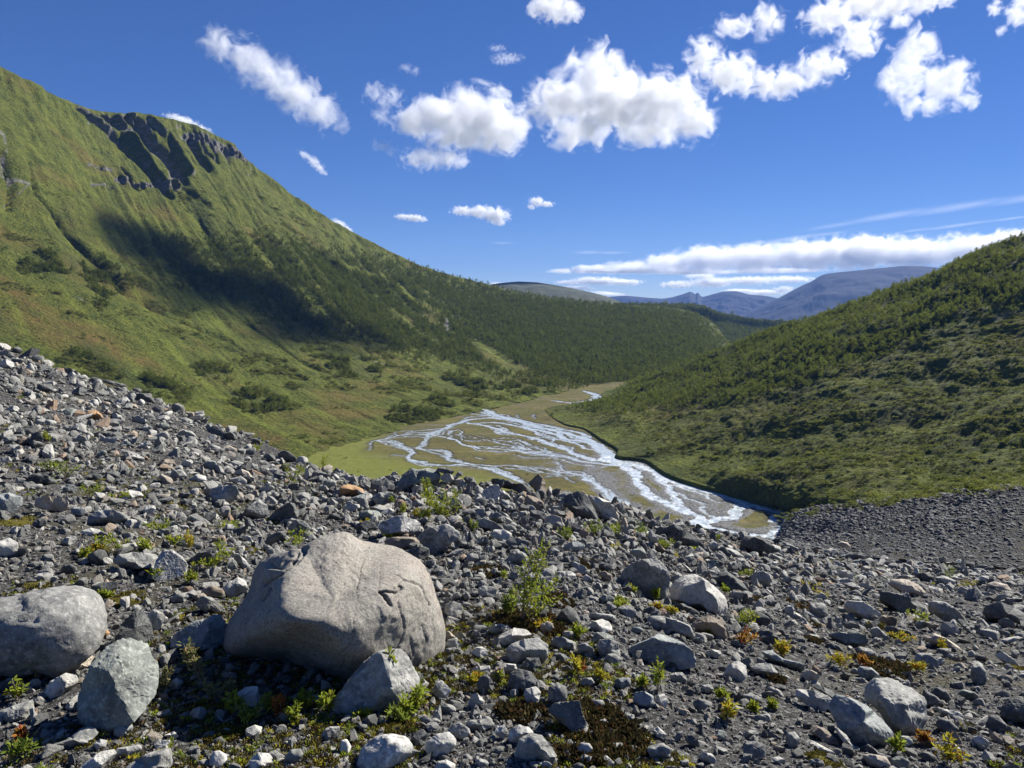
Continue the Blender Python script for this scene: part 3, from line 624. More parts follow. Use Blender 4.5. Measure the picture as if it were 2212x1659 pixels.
def warp_rock(poly, seed, depth=.8, sub=4, sink=.07, dist=None, push=.42, **kw):
    """a stone whose outline, seen from where the photograph was taken, follows poly; returns world vertices, faces, foot point"""
    poly = np.asarray(poly, float); lo, hi = poly.min(0), poly.max(0); wpx, hpx = hi-lo
    bx = poly[poly[:, 1] > hi[1]-.3*hpx][:, 0].mean()
    foot, d = hit(bx, hi[1]-.03*hpx)
    if dist: d = dist; foot = P(bx, hi[1], d)
    rd = ray(*poly.mean(0)); rd /= np.linalg.norm(rd)
    fl = d/math.hypot(rd[0], rd[1])*1.0
    thick = depth*.5*(wpx*.55+hpx*.45)*fl/F
    fl = fl+thick*push
    V, fc = rock_shape(seed, sub, **kw)
    area_c = .5*(lo+hi)*.5+poly.mean(0)*.5
    rd = ray(*area_c); k = rd/np.linalg.norm(rd)
    right = np.cross(k, [0, 0, 1]); right /= np.linalg.norm(right); upv = np.cross(right, k)
    # turn stone axes (x right, y away, z up) into view axes
    yaw = np.array([k[0], k[1], 0]); yaw /= np.linalg.norm(yaw); Rw = np.stack([right, yaw, np.array([0, 0, 1.])])
    O = V@Rw; O = O-.5*(O.max(0)+O.min(0))
    a, b, c = O@right, O@upv, O@k
    th = np.arctan2(b, a); rr = np.hypot(a, b); nb = 72
    bins = ((th+math.pi)/(2*math.pi)*nb).astype(int) % nb
    cur = np.zeros(nb); np.maximum.at(cur, bins, rr)
    for i in range(nb):
        if cur[i] == 0: cur[i] = max(cur[i-1], cur[(i+1) % nb])
    cur = np.maximum.reduce([cur, .94*np.roll(cur, 1), .94*np.roll(cur, -1)])
    cur = (np.roll(cur, 1)+2*cur+np.roll(cur, -1))/4
    tb = (np.arange(nb)+.5)/nb*2*math.pi-math.pi
    pl = poly.copy(); low = pl[:, 1] > hi[1]-.4*hpx; pl[low, 1] += sink*hpx*((pl[low, 1]-(hi[1]-.4*hpx))/(.4*hpx))
    depth_f = fl*(k[1]*cp-k[2]*sp)       # metres per pixel along the optical axis
    tgt = outline_radius(pl*[1, -1], area_c*[1, -1], tb)*depth_f/F
    s = np.interp(th, np.concatenate([tb[-1:]-2*math.pi, tb, tb[:1]+2*math.pi]), np.concatenate([(tgt/cur)[-1:], tgt/cur, (tgt/cur)[:1]]))
    a, b = a*s, b*s; c = c/np.abs(c).max()*thick
    pos = np.array([0, 0, CZ])+k*fl+a[:, None]*right+b[:, None]*upv+c[:, None]*k
    return pos, fc, foot
def put_rock(ck, pts, tone, p=18, label=None, seed=None, name=None, **kw):
    poly = crop(ck, pts) if ck else np.asarray(pts, float)
    wpx, hpx = poly.max(0)-poly.min(0); sz = math.sqrt(wpx*hpx)
    seed = len(ROCKS)*7+11 if seed is None else seed
    sub = kw.pop('sub', 5 if sz > 48 else 4 if sz > 20 else 3)
    if p >= 12:
        kw.setdefault('hmin', .42); kw.setdefault('npl', [9, 11, 13][seed % 3]); kw.setdefault('amp', .035); kw.setdefault('layer', .022); p = p*2.6
    elif p >= 10: kw.setdefault('hmin', .5); p = 16; kw.setdefault('layer', .01); kw.setdefault('amp', .05)
    else: kw.setdefault('layer', .01); kw.setdefault('amp', .06)
    V, fc, foot = warp_rock(poly, seed, sub=sub, p=p, **kw)
    nm = name or ('boulder' if sz > 75 else 'rock' if sz > 30 else 'stone')
    return reg_rock(nm, V, fc, foot, tone, poly, p, label)
def reg_rock(nm, V, fc, foot, tone, poly, p, label=None):
    o = link(nm, mesh_from(nm, V-foot, fc, TONE[tone], p < 12)); o.location = foot
    wpx, hpx = poly.max(0)-poly.min(0)
    p = p if p < 30 else 20
    sh = ('flat' if wpx > 2.1*hpx else 'tall' if hpx > 1.15*wpx else ('rounded' if p < 10 else 'long' if wpx > 1.75*hpx else 'angular'))
    ROCKS.append(dict(o=o, tone=tone, c=.5*(poly.max(0)+poly.min(0)), w=wpx, h=hpx, sh=sh, label=label, poly=poly))
    return o
# ------------------------------------------------------------------ the big tan boulder
BIG = [(183,930),(215,860),(290,740),(360,650),(385,570),(420,440),(470,370),(560,340),(700,315),(830,315),(900,270),(1000,235),(1120,208),(1200,215),(1320,280),(1420,290),(1560,340),(1700,430),(1800,500),(1850,580),(1890,740),(1940,880),(1970,1050),(1965,1180),(1930,1245),(1830,1320),(1650,1380),(1450,1410),(1200,1380),(950,1280),(800,1240),(600,1190),(400,1150),(280,1110),(215,1040)]
bpoly = crop('B', BIG)
def mat_big():
    m = NT('boulder_tan'); co_ = m.tc('Object')
    big = m.noise(co_, 3.2, 5, .6, .4); st = m.noise(m.mapping(co_, (9, 2.5, 2.5), (.2, .75, .3)), 4, 6, .75, .8); fine = m.noise(co_, 90, 4, .75); spots = m.noise(co_, 30, 3, .6)
    c = m.mix(m.rng(big, .38, .62), (.185, .175, .148), (.265, .25, .212))
    c = m.mix(m.rng(m.noise(co_, 1.6, 4), .5, .68, 0, .55), c, (.25, .20, .16))
    c = m.mix(m.rng(st, .5, .72, 0, .22), c, (.37, .335, .285))
    c = m.mix(m.rng(m.noise(co_, 11, 5, .7), .52, .66, 0, .45), c, (.13, .112, .095))
    c = m.mix(m.rng(fine, .52, .64, 0, .55), c, (.42, .38, .32)); c = m.mix(m.rng(fine, .46, .36, 0, .7), c, (.07, .06, .055))
    c = m.mix(m.rng(spots, .62, .70, 0, .65), c, (.05, .048, .045))
    c = m.mix(m.math('MULTIPLY', m.attr('seam'), .75), c, (.07, .066, .062))
    h = m.math('ADD', m.math('MULTIPLY', st, .3), m.math('ADD', m.math('MULTIPLY', fine, .3), m.math('MULTIPLY', m.noise(co_, 14, 5, .7), .8)))
    return m.done(m.pbr(c, .85, m.bump(h, .8, .014), .3))
TONE['boulder'] = mat_big()
V, fc, foot = warp_rock(bpoly, 5, depth=1.55, push=.66, sub=7, sink=.05, p=12, npl=14, amp=.035, layer=.006,
    planes=[(.12, -.40, .91, .46), (-.40, -.78, -.46, .78), (.05, -.74, -.62, .86), (.35, -.80, .30, .80), (.80, -.52, .32, .76), (-.80, -.22, .56, .74), (-.1, .5, .86, .66), (0, 0, -1, .8), (.5, -.8, -.1, .84)])
qv = proj(V); ctr = V.mean(0); vd = ctr-np.array([0, 0, CZ]); vd /= np.linalg.norm(vd)
front = sstep(.12, -.12, (V-ctr)@vd); seam = np.zeros(len(V)); dep = np.zeros(len(V))
CRK = [([(1580,545),(1640,590),(1720,612),(1790,650),(1815,725),(1850,800)], 6, .022), ([(1440,690),(1480,715),(1510,760),(1530,795)], 13, .045), ([(1440,690),(1500,682),(1560,692),(1612,684),(1632,655),(1602,640)], 9, .03), ([(1540,660),(1600,660)], 6, .012),
  ([(1310,430),(1290,500),(1262,640),(1250,770),(1225,930),(1210,1060),(1180,1180),(1130,1310)], 4, .012), ([(1445,470),(1448,560),(1440,660)], 4, .01), ([(1440,720),(1450,860),(1480,960)], 3, .006), ([(1590,780),(1610,850),(1635,900),(1640,1000),(1610,1100),(1570,1180)], 6, .016),
  ([(1590,400),(1600,470),(1590,550)], 4, .008), ([(850,320),(820,380),(760,450),(690,490),(610,560),(500,625)], 11, .03), ([(745,345),(725,390),(695,430)], 12, .03), ([(545,655),(530,690),(490,755)], 13, .03), ([(460,400),(520,420),(560,470),(640,490)], 8, .015),
  ([(1690,1060),(1700,1120),(1715,1210)], 7, .008), ([(1790,960),(1800,1010),(1825,1090),(1785,1190)], 8, .010), ([(1500,1100),(1520,1180)], 6, .005), ([(1790,540),(1800,660),(1812,760)], 3, .008), ([(1870,900),(1890,1040),(1880,1150)], 7, .006), ([(430,860),(390,1000)], 3, .005), ([(1180,1130),(1060,1260)], 4, .008), ([(1040,780),(1000,900),(970,990)], 3, .004), ([(800,690),(900,730),(1050,760),(1240,740),(1430,700)], 14, .003)]
for pl_, w_, dp in CRK:
    pl_ = crop('B', pl_); wob_ = np.stack([fbm(p3(qv[:, 0]/7, qv[:, 1]/7, 3), 2, 4), fbm(p3(qv[:, 0]/7, qv[:, 1]/7, 9), 2, 6)], -1)*2.2
    g = np.exp(-(segdist(qv+wob_, pl_)/(w_*.20))**2)*front; dep = np.maximum(dep, g*dp*.8); seam = np.maximum(seam, g*min(1, .45+dp*18))
notch = inpoly(qv, crop('B', [(420,470),(470,375),(600,330),(850,318),(830,370),(760,440),(640,500),(520,490)]), 3)*front
V = V+(ctr-V)/np.linalg.norm(ctr-V, axis=1, keepdims=True)*(dep+notch*(.02+.03*np.abs(fbm(V*9, 3, 8))))[:, None]
bo = reg_rock('boulder', V, fc, foot, 'boulder', bpoly, 9, 'huge tan boulder with a cracked smooth top, largest rock on the moraine')
at = bo.data.attributes.new('seam', 'FLOAT', 'POINT'); at.data.foreach_set('value', seam.astype(np.float32))
# ------------------------------------------------------------------ the rocks one can pick out: crop, outline, tone, edge sharpness, label
A_ = put_rock
A_('b', [(-150,680),(-80,580),(40,540),(200,522),(400,518),(500,535),(590,590),(630,650),(640,740),(632,830),(600,900),(560,940),(480,1000),(370,1050),(250,1070),(120,1050),(0,980),(-120,880)], 'mottled', 8, 'big round mottled grey boulder cut by the left edge of the photo', depth=1.0, amp=.06)
A_('b', [(520,1180),(560,1060),(620,960),(700,880),(790,845),(860,855),(930,900),(970,980),(995,1050),(985,1150),(960,1230),(880,1300),(760,1360),(640,1380),(560,1340),(520,1260)], 'green', 15, 'upright egg-shaped green-grey rock in front of the round mottled boulder', planes=[(-.6,-.75,.1,.7),(.5,-.6,.45,.68),(.1,-.2,1,.9)])
A_('B', [(1045,1600),(1100,1480),(1200,1370),(1310,1260),(1400,1195),(1500,1165),(1600,1175),(1660,1215),(1700,1280),(1730,1340),(1770,1440),(1740,1520),(1650,1570),(1540,1610),(1400,1640),(1200,1645),(1080,1640)], 'grey', 16, 'wedge-shaped grey rock leaning at the front foot of the huge tan boulder', planes=[(-.45,-.75,.35,.62),(.75,-.35,.5,.66),(0,-.9,-.1,.8)])
for t in [
 ('b', [(735,810),(790,720),(860,665),(910,655),(935,700),(960,770),(965,840),(930,890),(850,880),(760,850)], 'dark'),
 ('b', [(945,680),(985,642),(1040,680),(1068,720),(1050,760),(1000,790),(960,760)], 'pale'),
 ('b', [(1080,860),(1130,770),(1250,720),(1400,700),(1440,780),(1430,880),(1300,900),(1150,900)], 'blue'),
 ('b', [(1250,600),(1290,555),(1350,570),(1420,640),(1430,675),(1380,680),(1280,640)], 'grey'), ('b', [(1270,560),(1300,505),(1360,495),(1420,530),(1440,570),(1360,570)], 'brown', 9),
 ('b', [(975,420),(1000,330),(1050,258),(1100,265),(1160,320),(1190,380),(1180,430),(1100,455),(1050,460),(990,440)], 'white', 16, 'white-speckled pyramid-shaped rock behind the huge tan boulder, leaves at its back'),
 ('b', [(730,320),(760,285),(860,280),(980,310),(1000,340),(980,400),(880,390),(760,350)], 'grey'), ('b', [(810,370),(850,342),(900,350),(905,378),(850,390)], 'tan', 8),
 ('b', [(1195,330),(1280,275),(1350,270),(1390,300),(1400,350),(1340,370),(1210,365)], 'dark'), ('b', [(1490,290),(1520,285),(1570,340),(1600,390),(1560,400),(1500,340)], 'white'),
 ('b', [(1420,510),(1460,470),(1520,445),(1560,470),(1580,520),(1560,570),(1480,570),(1430,540)], 'pale', 10), ('b', [(1830,190),(1840,110),(1890,70),(1940,85),(1990,140),(1990,170),(1950,190),(1900,185)], 'grey'),
 ('b', [(1490,1250),(1520,1170),(1570,1145),(1640,1150),(1655,1230),(1620,1280),(1540,1270)], 'pale'), ('b', [(500,1640),(560,1600),(640,1565),(720,1570),(735,1600),(700,1640),(600,1690),(520,1690)], 'pale', 10),
 ('b', [(760,1669),(850,1600),(960,1570),(1080,1568),(1090,1610),(1080,1690),(900,1700),(770,1700)], 'grey'), ('b', [(310,1480),(420,1470),(520,1420),(580,1430),(620,1480),(560,1510),(420,1530),(330,1510)], 'grey'),
 ('b', [(300,1150),(330,1090),(420,1060),(480,1090),(490,1130),(420,1180),(330,1200)], 'pale'), ('b', [(0,1270),(120,1255),(200,1250),(205,1310),(160,1360),(60,1370),(0,1340)], 'grey'),
 ('b', [(-10,210),(60,190),(105,230),(110,300),(60,310),(-10,305)], 'pale', 9), ('b', [(590,490),(640,475),(740,480),(745,520),(700,560),(640,555),(600,530)], 'dark'), ('b', [(520,140),(580,125),(640,150),(650,175),(560,180)], 'pale'),
 ('b', [(430,1010),(480,965),(560,950),(600,965),(570,1010),(480,1040)], 'tan'), ('b', [(650,800),(680,775),(700,800),(680,830),(655,825)], 'rust', 8),
 ('b', [(1075,560),(1150,540),(1230,545),(1250,575),(1200,600),(1100,590)], 'grey'), ('b', [(600,1500),(640,1475),(680,1495),(670,1530),(620,1540)], 'white', 9), ('b', [(980,1500),(1020,1480),(1085,1495),(1060,1540),(1000,1545)], 'pale'),
 ('b', [(700,1560),(760,1520),(890,1530),(900,1560),(820,1580)], 'grey', 10), ('b', [(1050,1440),(1110,1430),(1140,1465),(1090,1480)], 'pale'), ('b', [(1590,1600),(1650,1560),(1720,1580),(1750,1640),(1690,1680),(1610,1670)], 'pale'),
 ('a', [(565,1250),(590,1190),(640,1160),(730,1165),(810,1210),(835,1240),(760,1255),(640,1260)], 'grey'), ('a', [(240,1130),(250,1080),(300,1065),(380,1080),(430,1120),(440,1160),(400,1190),(320,1165)], 'tan', 14),
 ('a', [(555,560),(575,525),(620,515),(655,550),(665,580),(610,588)], 'rust', 12, 'rusty orange stone lying alone among grey scree on the left slope'),
 ('a', [(1800,800),(1830,778),(1870,785),(1915,825),(1920,858),(1870,855),(1820,830)], 'dark', 20, 'dark square slab standing on the left scree skyline against the meadow'),
 ('a', [(1490,660),(1530,655),(1560,680),(1565,705),(1520,705)], 'dark'), ('a', [(1140,685),(1180,645),(1240,655),(1270,690),(1220,702)], 'grey'), ('a', [(1360,1080),(1370,1020),(1440,1003),(1530,1015),(1545,1060),(1510,1110),(1430,1130),(1370,1110)], 'grey', 12),
 ('a', [(1560,1195),(1620,1130),(1680,1095),(1730,1140),(1740,1200),(1680,1230),(1590,1220)], 'grey'), ('a', [(1710,1235),(1790,1160),(1870,1115),(1910,1130),(1935,1190),(1920,1235),(1840,1252)], 'dark'), ('a', [(1700,1385),(1740,1330),(1810,1305),(1830,1330),(1790,1370),(1740,1402)], 'dark'),
 ('a', [(680,960),(690,915),(740,905),(775,930),(770,955),(720,964)], 'dark', 9), ('a', [(170,975),(220,920),(300,940),(360,990),(340,1008),(240,1002)], 'dark'), ('a', [(760,1065),(830,1035),(900,1050),(925,1080),(860,1092)], 'pale'),
 ('a', [(225,395),(260,345),(330,350),(340,400),(280,405)], 'dark'), ('a', [(-5,230),(10,190),(50,188),(85,215),(80,240),(30,252)], 'white'), ('a', [(85,140),(90,110),(120,108),(140,130),(130,152)], 'dark'), ('a', [(885,440),(890,405),(940,410),(990,440),(995,470),(930,462)], 'dark'),
 ('a', [(190,740),(210,670),(250,655),(275,700),(270,735),(230,748)], 'dark'), ('a', [(650,322),(700,318),(770,345),(820,360),(800,380),(720,352)], 'dark'), ('a', [(-5,1190),(-5,1060),(60,1050),(130,1090),(135,1140),(80,1180),(40,1198)], 'blue', 12), ('a', [(850,1282),(880,1240),(930,1235),(960,1255),(930,1287)], 'grey'),
 ('a', [(1030,862),(1060,835),(1120,840),(1140,880),(1090,884)], 'brown'), ('a', [(1500,925),(1560,895),(1610,920),(1640,960),(1590,955)], 'tan'), ('a', [(1480,965),(1560,945),(1600,980),(1600,1002),(1520,995)], 'pale', 9), ('a', [(1220,965),(1280,930),(1330,950),(1335,980),(1280,988)], 'pale', 9),
 ('a', [(650,480),(670,460),(710,470),(710,490),(670,492)], 'tan', 8), ('a', [(770,370),(790,342),(820,365),(815,380)], 'tan', 8), ('a', [(1440,760),(1480,745),(1530,770),(1530,790),(1480,792)], 'tan', 9), ('a', [(840,810),(890,805),(930,830),(930,850),(870,845)], 'pale'),
 ('a', [(100,700),(150,685),(190,710),(180,735),(120,740)], 'brown', 9), ('a', [(20,720),(40,690),(100,690),(105,720),(60,735)], 'grey', 9), ('a', [(1810,900),(1830,865),(1880,870),(1910,910),(1860,925)], 'dark'), ('a', [(1100,945),(1120,900),(1180,905),(1220,950),(1150,962)], 'grey'),
 ('H', [(560,370),(590,290),(650,180),(750,115),(830,135),(920,118),(1040,150),(1065,190),(1050,260),(1030,330),(990,345),(900,355),(840,335),(760,365),(680,345),(610,385)], 'green', 22, 'big green-grey boulder crowning the rock heap on the crest, valley behind it'),
 ('H', [(280,400),(310,280),(400,250),(480,245),(560,300),(570,370),(480,380),(360,405)], 'dark'), ('H', [(310,430),(380,385),(480,370),(580,420),(570,470),(500,520),(420,532),(340,512)], 'grey'), ('H', [(40,490),(90,440),(170,415),(240,400),(240,480),(220,517),(150,510)], 'blue'),
 ('H', [(-40,400),(-30,310),(60,290),(150,320),(210,350),(240,395),(180,422),(90,432)], 'rust', 16, 'orange-stained rock at the left end of the crest heap'), ('H', [(1030,300),(1070,260),(1130,275),(1200,350),(1140,372),(1040,352)], 'brown'), ('H', [(1060,240),(1070,200),(1130,170),(1190,190),(1215,250),(1150,272),(1090,255)], 'pale'),
 ('H', [(1010,150),(1040,110),(1120,105),(1190,130),(1215,160),(1180,188),(1100,175)], 'dark'), ('H', [(1220,195),(1260,155),(1310,160),(1300,200),(1250,212)], 'grey'), ('H', [(1220,290),(1230,240),(1290,230),(1340,270),(1350,310),(1290,322)], 'tan'), ('H', [(1310,230),(1350,205),(1390,230),(1400,280),(1340,275)], 'dark'),
 ('H', [(1600,280),(1620,230),(1700,230),(1740,250),(1800,245),(1900,290),(1990,270),(2050,340),(2050,402),(1960,392),(1850,355),(1700,325)], 'dark', 20, 'long dark slab lying along the crest left of the pointed rock'), ('H', [(2015,290),(2060,240),(2130,180),(2180,230),(2200,270),(2220,350),(2230,440),(2130,435),(2080,345)], 'brown', 20, 'pointed brown rock standing up from the crest in front of the river'),
 ('H', [(1500,430),(1530,360),(1600,310),(1690,300),(1720,350),(1710,430),(1680,510),(1600,505),(1520,485)], 'white'), ('H', [(1700,440),(1710,370),(1740,355),(1800,400),(1830,440),(1780,458)], 'pale'), ('H', [(1980,570),(1980,480),(2000,410),(2080,430),(2180,480),(2200,540),(2150,582),(2060,588)], 'brown', 11), ('H', [(1710,530),(1720,460),(1800,470),(1880,510),(1910,570),(1830,575)], 'grey'),
 ('H', [(1380,660),(1390,570),(1440,550),(1540,570),(1565,640),(1560,668),(1480,670)], 'grey'), ('H', [(1450,760),(1450,680),(1540,660),(1640,700),(1720,750),(1790,800),(1700,825),(1560,805)], 'grey'), ('H', [(1580,660),(1620,590),(1700,605),(1760,650),(1770,720),(1690,725)], 'grey'), ('H', [(1760,640),(1820,670),(1900,740),(1890,792),(1820,775),(1780,725)], 'grey'),
 ('H', [(390,760),(400,700),(470,670),(580,640),(680,640),(780,680),(840,720),(850,820),(800,882),(700,865),(560,855),(440,845)], 'white', 18, 'bright white-flecked blocky rock below the crest heap, behind the huge tan boulder'), ('H', [(170,650),(180,590),(260,570),(380,590),(430,640),(400,700),(300,705),(200,675)], 'green'), ('H', [(400,620),(450,570),(520,555),(580,600),(560,640),(470,662)], 'pale'),
 ('H', [(140,760),(170,710),(260,690),(350,720),(360,780),(280,800),(250,852),(160,835)], 'dark'), ('H', [(800,870),(900,790),(1010,750),(1120,725),(1200,760),(1260,820),(1270,880),(1190,930),(1120,980),(1040,1035),(950,1042),(880,960)], 'grey', 18, 'large blocky grey rock with one dark side below the crest heap'),
 ('H', [(430,910),(520,870),(640,865),(800,880),(835,920),(830,985),(760,975),(660,1005),(560,975)], 'brown', 14, 'low brown slab poking out behind the top of the huge tan boulder'), ('H', [(670,1020),(760,985),(880,975),(940,1000),(950,1085),(900,1120),(830,1138),(740,1085)], 'dark'), ('H', [(1150,960),(1200,890),(1260,835),(1330,870),(1340,920),(1400,960),(1400,1000),(1300,995),(1200,995)], 'grey'),
 ('H', [(1600,860),(1640,790),(1760,790),(1840,830),(1845,870),(1780,922),(1700,905)], 'pale', 11), ('H', [(1760,950),(1790,880),(1900,875),(2020,910),(2040,950),(1980,988),(1880,995),(1790,985)], 'dark'), ('H', [(1760,1130),(1830,1050),(1900,1010),(1990,1050),(2030,1120),(2010,1182),(1900,1180),(1800,1165)], 'grey'), ('H', [(1440,930),(1490,870),(1570,870),(1610,930),(1580,972),(1500,975)], 'grey'),
 ('H', [(0,580),(10,520),(80,500),(180,520),(190,570),(130,602),(60,605)], 'pale'), ('H', [(560,490),(600,430),(650,405),(700,440),(720,480),(640,505)], 'grey'), ('H', [(1040,1010),(1110,985),(1180,1010),(1210,1052),(1150,1045)], 'brown'), ('H', [(1280,1290),(1310,1250),(1390,1240),(1420,1300),(1350,1315)], 'green'), ('H', [(1250,590),(1270,510),(1320,520),(1390,610),(1330,625)], 'brown'),
 ('H', [(1290,480),(1300,400),(1370,410),(1430,480),(1420,512),(1350,515)], 'tan'), ('H', [(2030,640),(2040,580),(2120,580),(2200,600),(2212,700),(2100,722),(2040,705)], 'dark'), ('H', [(1900,660),(1930,590),(2000,580),(2020,640),(1990,690),(1940,690)], 'grey'), ('H', [(860,480),(880,440),(930,440),(960,490),(900,510)], 'brown'),
 ('R', [(130,190),(160,120),(270,75),(340,90),(380,150),(430,240),(480,345),(330,325),(240,315),(210,235)], 'dark', 20, 'dark half of the tall split boulder at the right end of the crest'), ('R', [(350,110),(460,130),(560,165),(600,220),(620,270),(590,325),(540,340),(480,335),(440,255),(390,175)], 'pale', 20, 'pale half of the tall split boulder at the right end of the crest'),
 ('R', [(-20,380),(-10,300),(60,280),(130,300),(150,350),(120,398),(60,398)], 'tan', 12), ('R', [(955,480),(960,400),(1000,380),(1050,390),(1040,475)], 'dark'),
 ('R', [(1020,540),(1030,450),(1060,390),(1110,365),(1170,390),(1270,450),(1340,490),(1375,540),(1340,572),(1250,575),(1150,575),(1060,555)], 'dark', 18, 'dark boulder with a sloping light top at the edge above the river', ), ('R', [(1690,580),(1700,520),(1740,475),(1820,468),(1900,490),(1980,540),(1990,580),(1950,632),(1860,643),(1770,625)], 'dark', 10, 'rounded dark boulder on the edge where the white river ends'),
 ('R', [(900,560),(930,520),(980,530),(1040,580),(1060,607),(1000,612),(940,595)], 'brown'), ('R', [(690,650),(750,590),(830,555),(870,600),(870,640),(800,672),(720,683)], 'green'),
 ('R', [(640,870),(650,800),(720,730),(800,690),(900,660),(980,670),(1040,730),(1075,800),(1075,900),(1050,1003),(1000,1005),(900,985),(800,955),(680,915)], 'grey', 24, 'two-faced grey boulder, left face shaded and right face bright, right of centre'), ('R', [(1080,1040),(1085,920),(1130,860),(1200,820),(1290,800),(1400,850),(1500,920),(1560,980),(1580,1060),(1560,1122),(1450,1135),(1380,1095),(1280,1085),(1160,1055)], 'pale', 18, 'bright-topped boulder with a black shaded front, right of the two-faced boulder'),
 ('R', [(1080,900),(1090,820),(1150,800),(1190,830),(1120,885)], 'grey'), ('R', [(1430,850),(1500,790),(1570,775),(1650,820),(1720,870),(1770,930),(1760,963),(1650,975),(1560,935)], 'dark'), ('R', [(1180,700),(1240,740),(1310,800),(1280,805),(1210,745)], 'pale'), ('R', [(80,1190),(140,1110),(200,1075),(260,1120),(300,1190),(300,1232),(200,1235),(110,1228)], 'dark'),
 ('R', [(880,1200),(900,1180),(1000,1165),(1130,1190),(1250,1230),(1290,1290),(1290,1332),(1160,1325),(1020,1315),(890,1295)], 'grey', 16), ('R', [(1275,1240),(1330,1190),(1430,1160),(1510,1190),(1560,1260),(1580,1322),(1540,1348),(1400,1315),(1290,1295)], 'brown', 11, 'rounded brown rock in front of the bright-topped boulder'),
 ('R', [(715,1500),(760,1440),(860,1390),(980,1320),(1080,1340),(1180,1380),(1260,1430),(1300,1500),(1300,1560),(1150,1593),(950,1585),(760,1562)], 'blue', 20, 'broad blue-green slab with a rough flat top, right of the bottom centre'), ('R', [(390,1380),(430,1310),(510,1305),(590,1340),(580,1400),(480,1425)], 'green'), ('R', [(435,1440),(460,1375),(560,1365),(630,1390),(650,1500),(580,1542),(470,1505)], 'grey', 22), ('R', [(500,1540),(530,1495),(600,1490),(670,1530),(640,1582),(540,1585)], 'grey', 8),
 ('R', [(620,1100),(660,1075),(740,1075),(785,1110),(790,1150),(730,1172),(660,1155)], 'grey', 10), ('R', [(330,1170),(380,1140),(500,1140),(600,1150),(610,1190),(500,1203),(380,1203)], 'grey'), ('R', [(350,1270),(400,1220),(480,1190),(550,1210),(590,1280),(500,1303),(400,1305)], 'pale'), ('R', [(1110,1090),(1160,1060),(1230,1050),(1300,1110),(1290,1142),(1180,1125)], 'dark'),
 ('R', [(215,720),(250,690),(340,730),(380,770),(370,802),(290,795)], 'grey'), ('R', [(420,700),(480,690),(560,710),(580,750),(520,772),(440,755)], 'dark'), ('R', [(70,800),(100,775),(220,770),(265,810),(220,842),(120,835)], 'pale'), ('R', [(310,830),(350,800),(410,840),(400,867),(340,865)], 'pale', 9), ('R', [(450,790),(510,770),(570,800),(585,870),(520,875)], 'brown', 9),
 ('R', [(1390,760),(1410,680),(1480,670),(1510,710),(1500,760),(1440,778)], 'green'), ('R', [(1520,590),(1570,570),(1660,590),(1730,640),(1700,662),(1600,645)], 'grey'), ('R', [(1860,1350),(1870,1300),(1950,1300),(2040,1340),(2090,1400),(2000,1405),(1900,1395)], 'dark'), ('R', [(40,1400),(90,1340),(160,1350),(260,1390),(260,1450),(150,1463),(70,1445)], 'grey'), ('R', [(270,1420),(340,1395),(410,1440),(430,1500),(350,1523),(280,1495)], 'grey', 11),
 ('R', [(460,1010),(500,975),(570,985),(600,1020),(550,1050),(490,1045)], 'green'), ('R', [(820,990),(870,960),(950,965),(990,1020),(930,1025)], 'grey'), ('R', [(480,530),(510,480),(550,500),(555,540),(510,555)], 'brown', 12), ('R', [(2050,860),(2090,810),(2150,850),(2160,880),(2090,885)], 'grey'),
 ('d', [(90,1150),(130,1050),(220,990),(320,980),(420,1005),(465,1060),(460,1110),(380,1165),(250,1196),(140,1196)], 'white', 8, 'pale speckled rounded boulder at the very bottom edge, left of centre'), ('d', [(540,1060),(550,1020),(620,975),(700,965),(745,1010),(745,1050),(690,1092),(620,1112),(560,1095)], 'pale', 9), ('d', [(680,960),(720,910),(770,900),(830,940),(840,970),(800,1003),(740,990)], 'grey', 10), ('d', [(440,1010),(480,960),(530,945),(560,980),(540,1032),(480,1055)], 'dark'),
 ('d', [(1120,1100),(1150,1010),(1220,970),(1300,985),(1360,1050),(1410,1120),(1400,1148),(1300,1155),(1200,1155),(1140,1135)], 'grey', 14, 'grey rock with a bright right edge in the heather at the bottom centre'), ('d', [(1080,1000),(1090,945),(1150,915),(1220,930),(1250,965),(1180,1003),(1130,1035)], 'pale'), ('d', [(1330,830),(1380,780),(1470,765),(1545,760),(1560,820),(1600,900),(1590,952),(1500,965),(1420,895)], 'dark', 16, 'dark rough rock sunk in the heather mat, bottom right of centre'),
 ('d', [(1060,430),(1100,390),(1180,360),(1280,350),(1340,390),(1340,470),(1300,502),(1200,495),(1130,523),(1080,495)], 'grey', 13), ('d', [(980,380),(1040,320),(1120,285),(1200,295),(1240,330),(1180,352),(1100,390),(1040,398)], 'pale', 12), ('d', [(1080,640),(1090,580),(1150,550),(1230,570),(1310,660),(1280,692),(1190,705),(1110,685)], 'dark', 11), ('d', [(870,660),(900,600),(945,585),(985,640),(990,692),(930,705)], 'dark'),
 ('d', [(1180,720),(1190,685),(1260,665),(1295,700),(1280,750),(1230,783),(1200,765)], 'grey'), ('d', [(820,780),(840,720),(880,710),(930,760),(920,792),(860,798)], 'pale'), ('d', [(590,690),(610,640),(650,625),(715,690),(680,732),(630,745)], 'white'), ('d', [(1340,750),(1340,670),(1400,640),(1460,670),(1465,740),(1400,773)], 'mottled', 11), ('d', [(830,570),(870,535),(960,530),(965,560),(900,597),(850,595)], 'pale'),
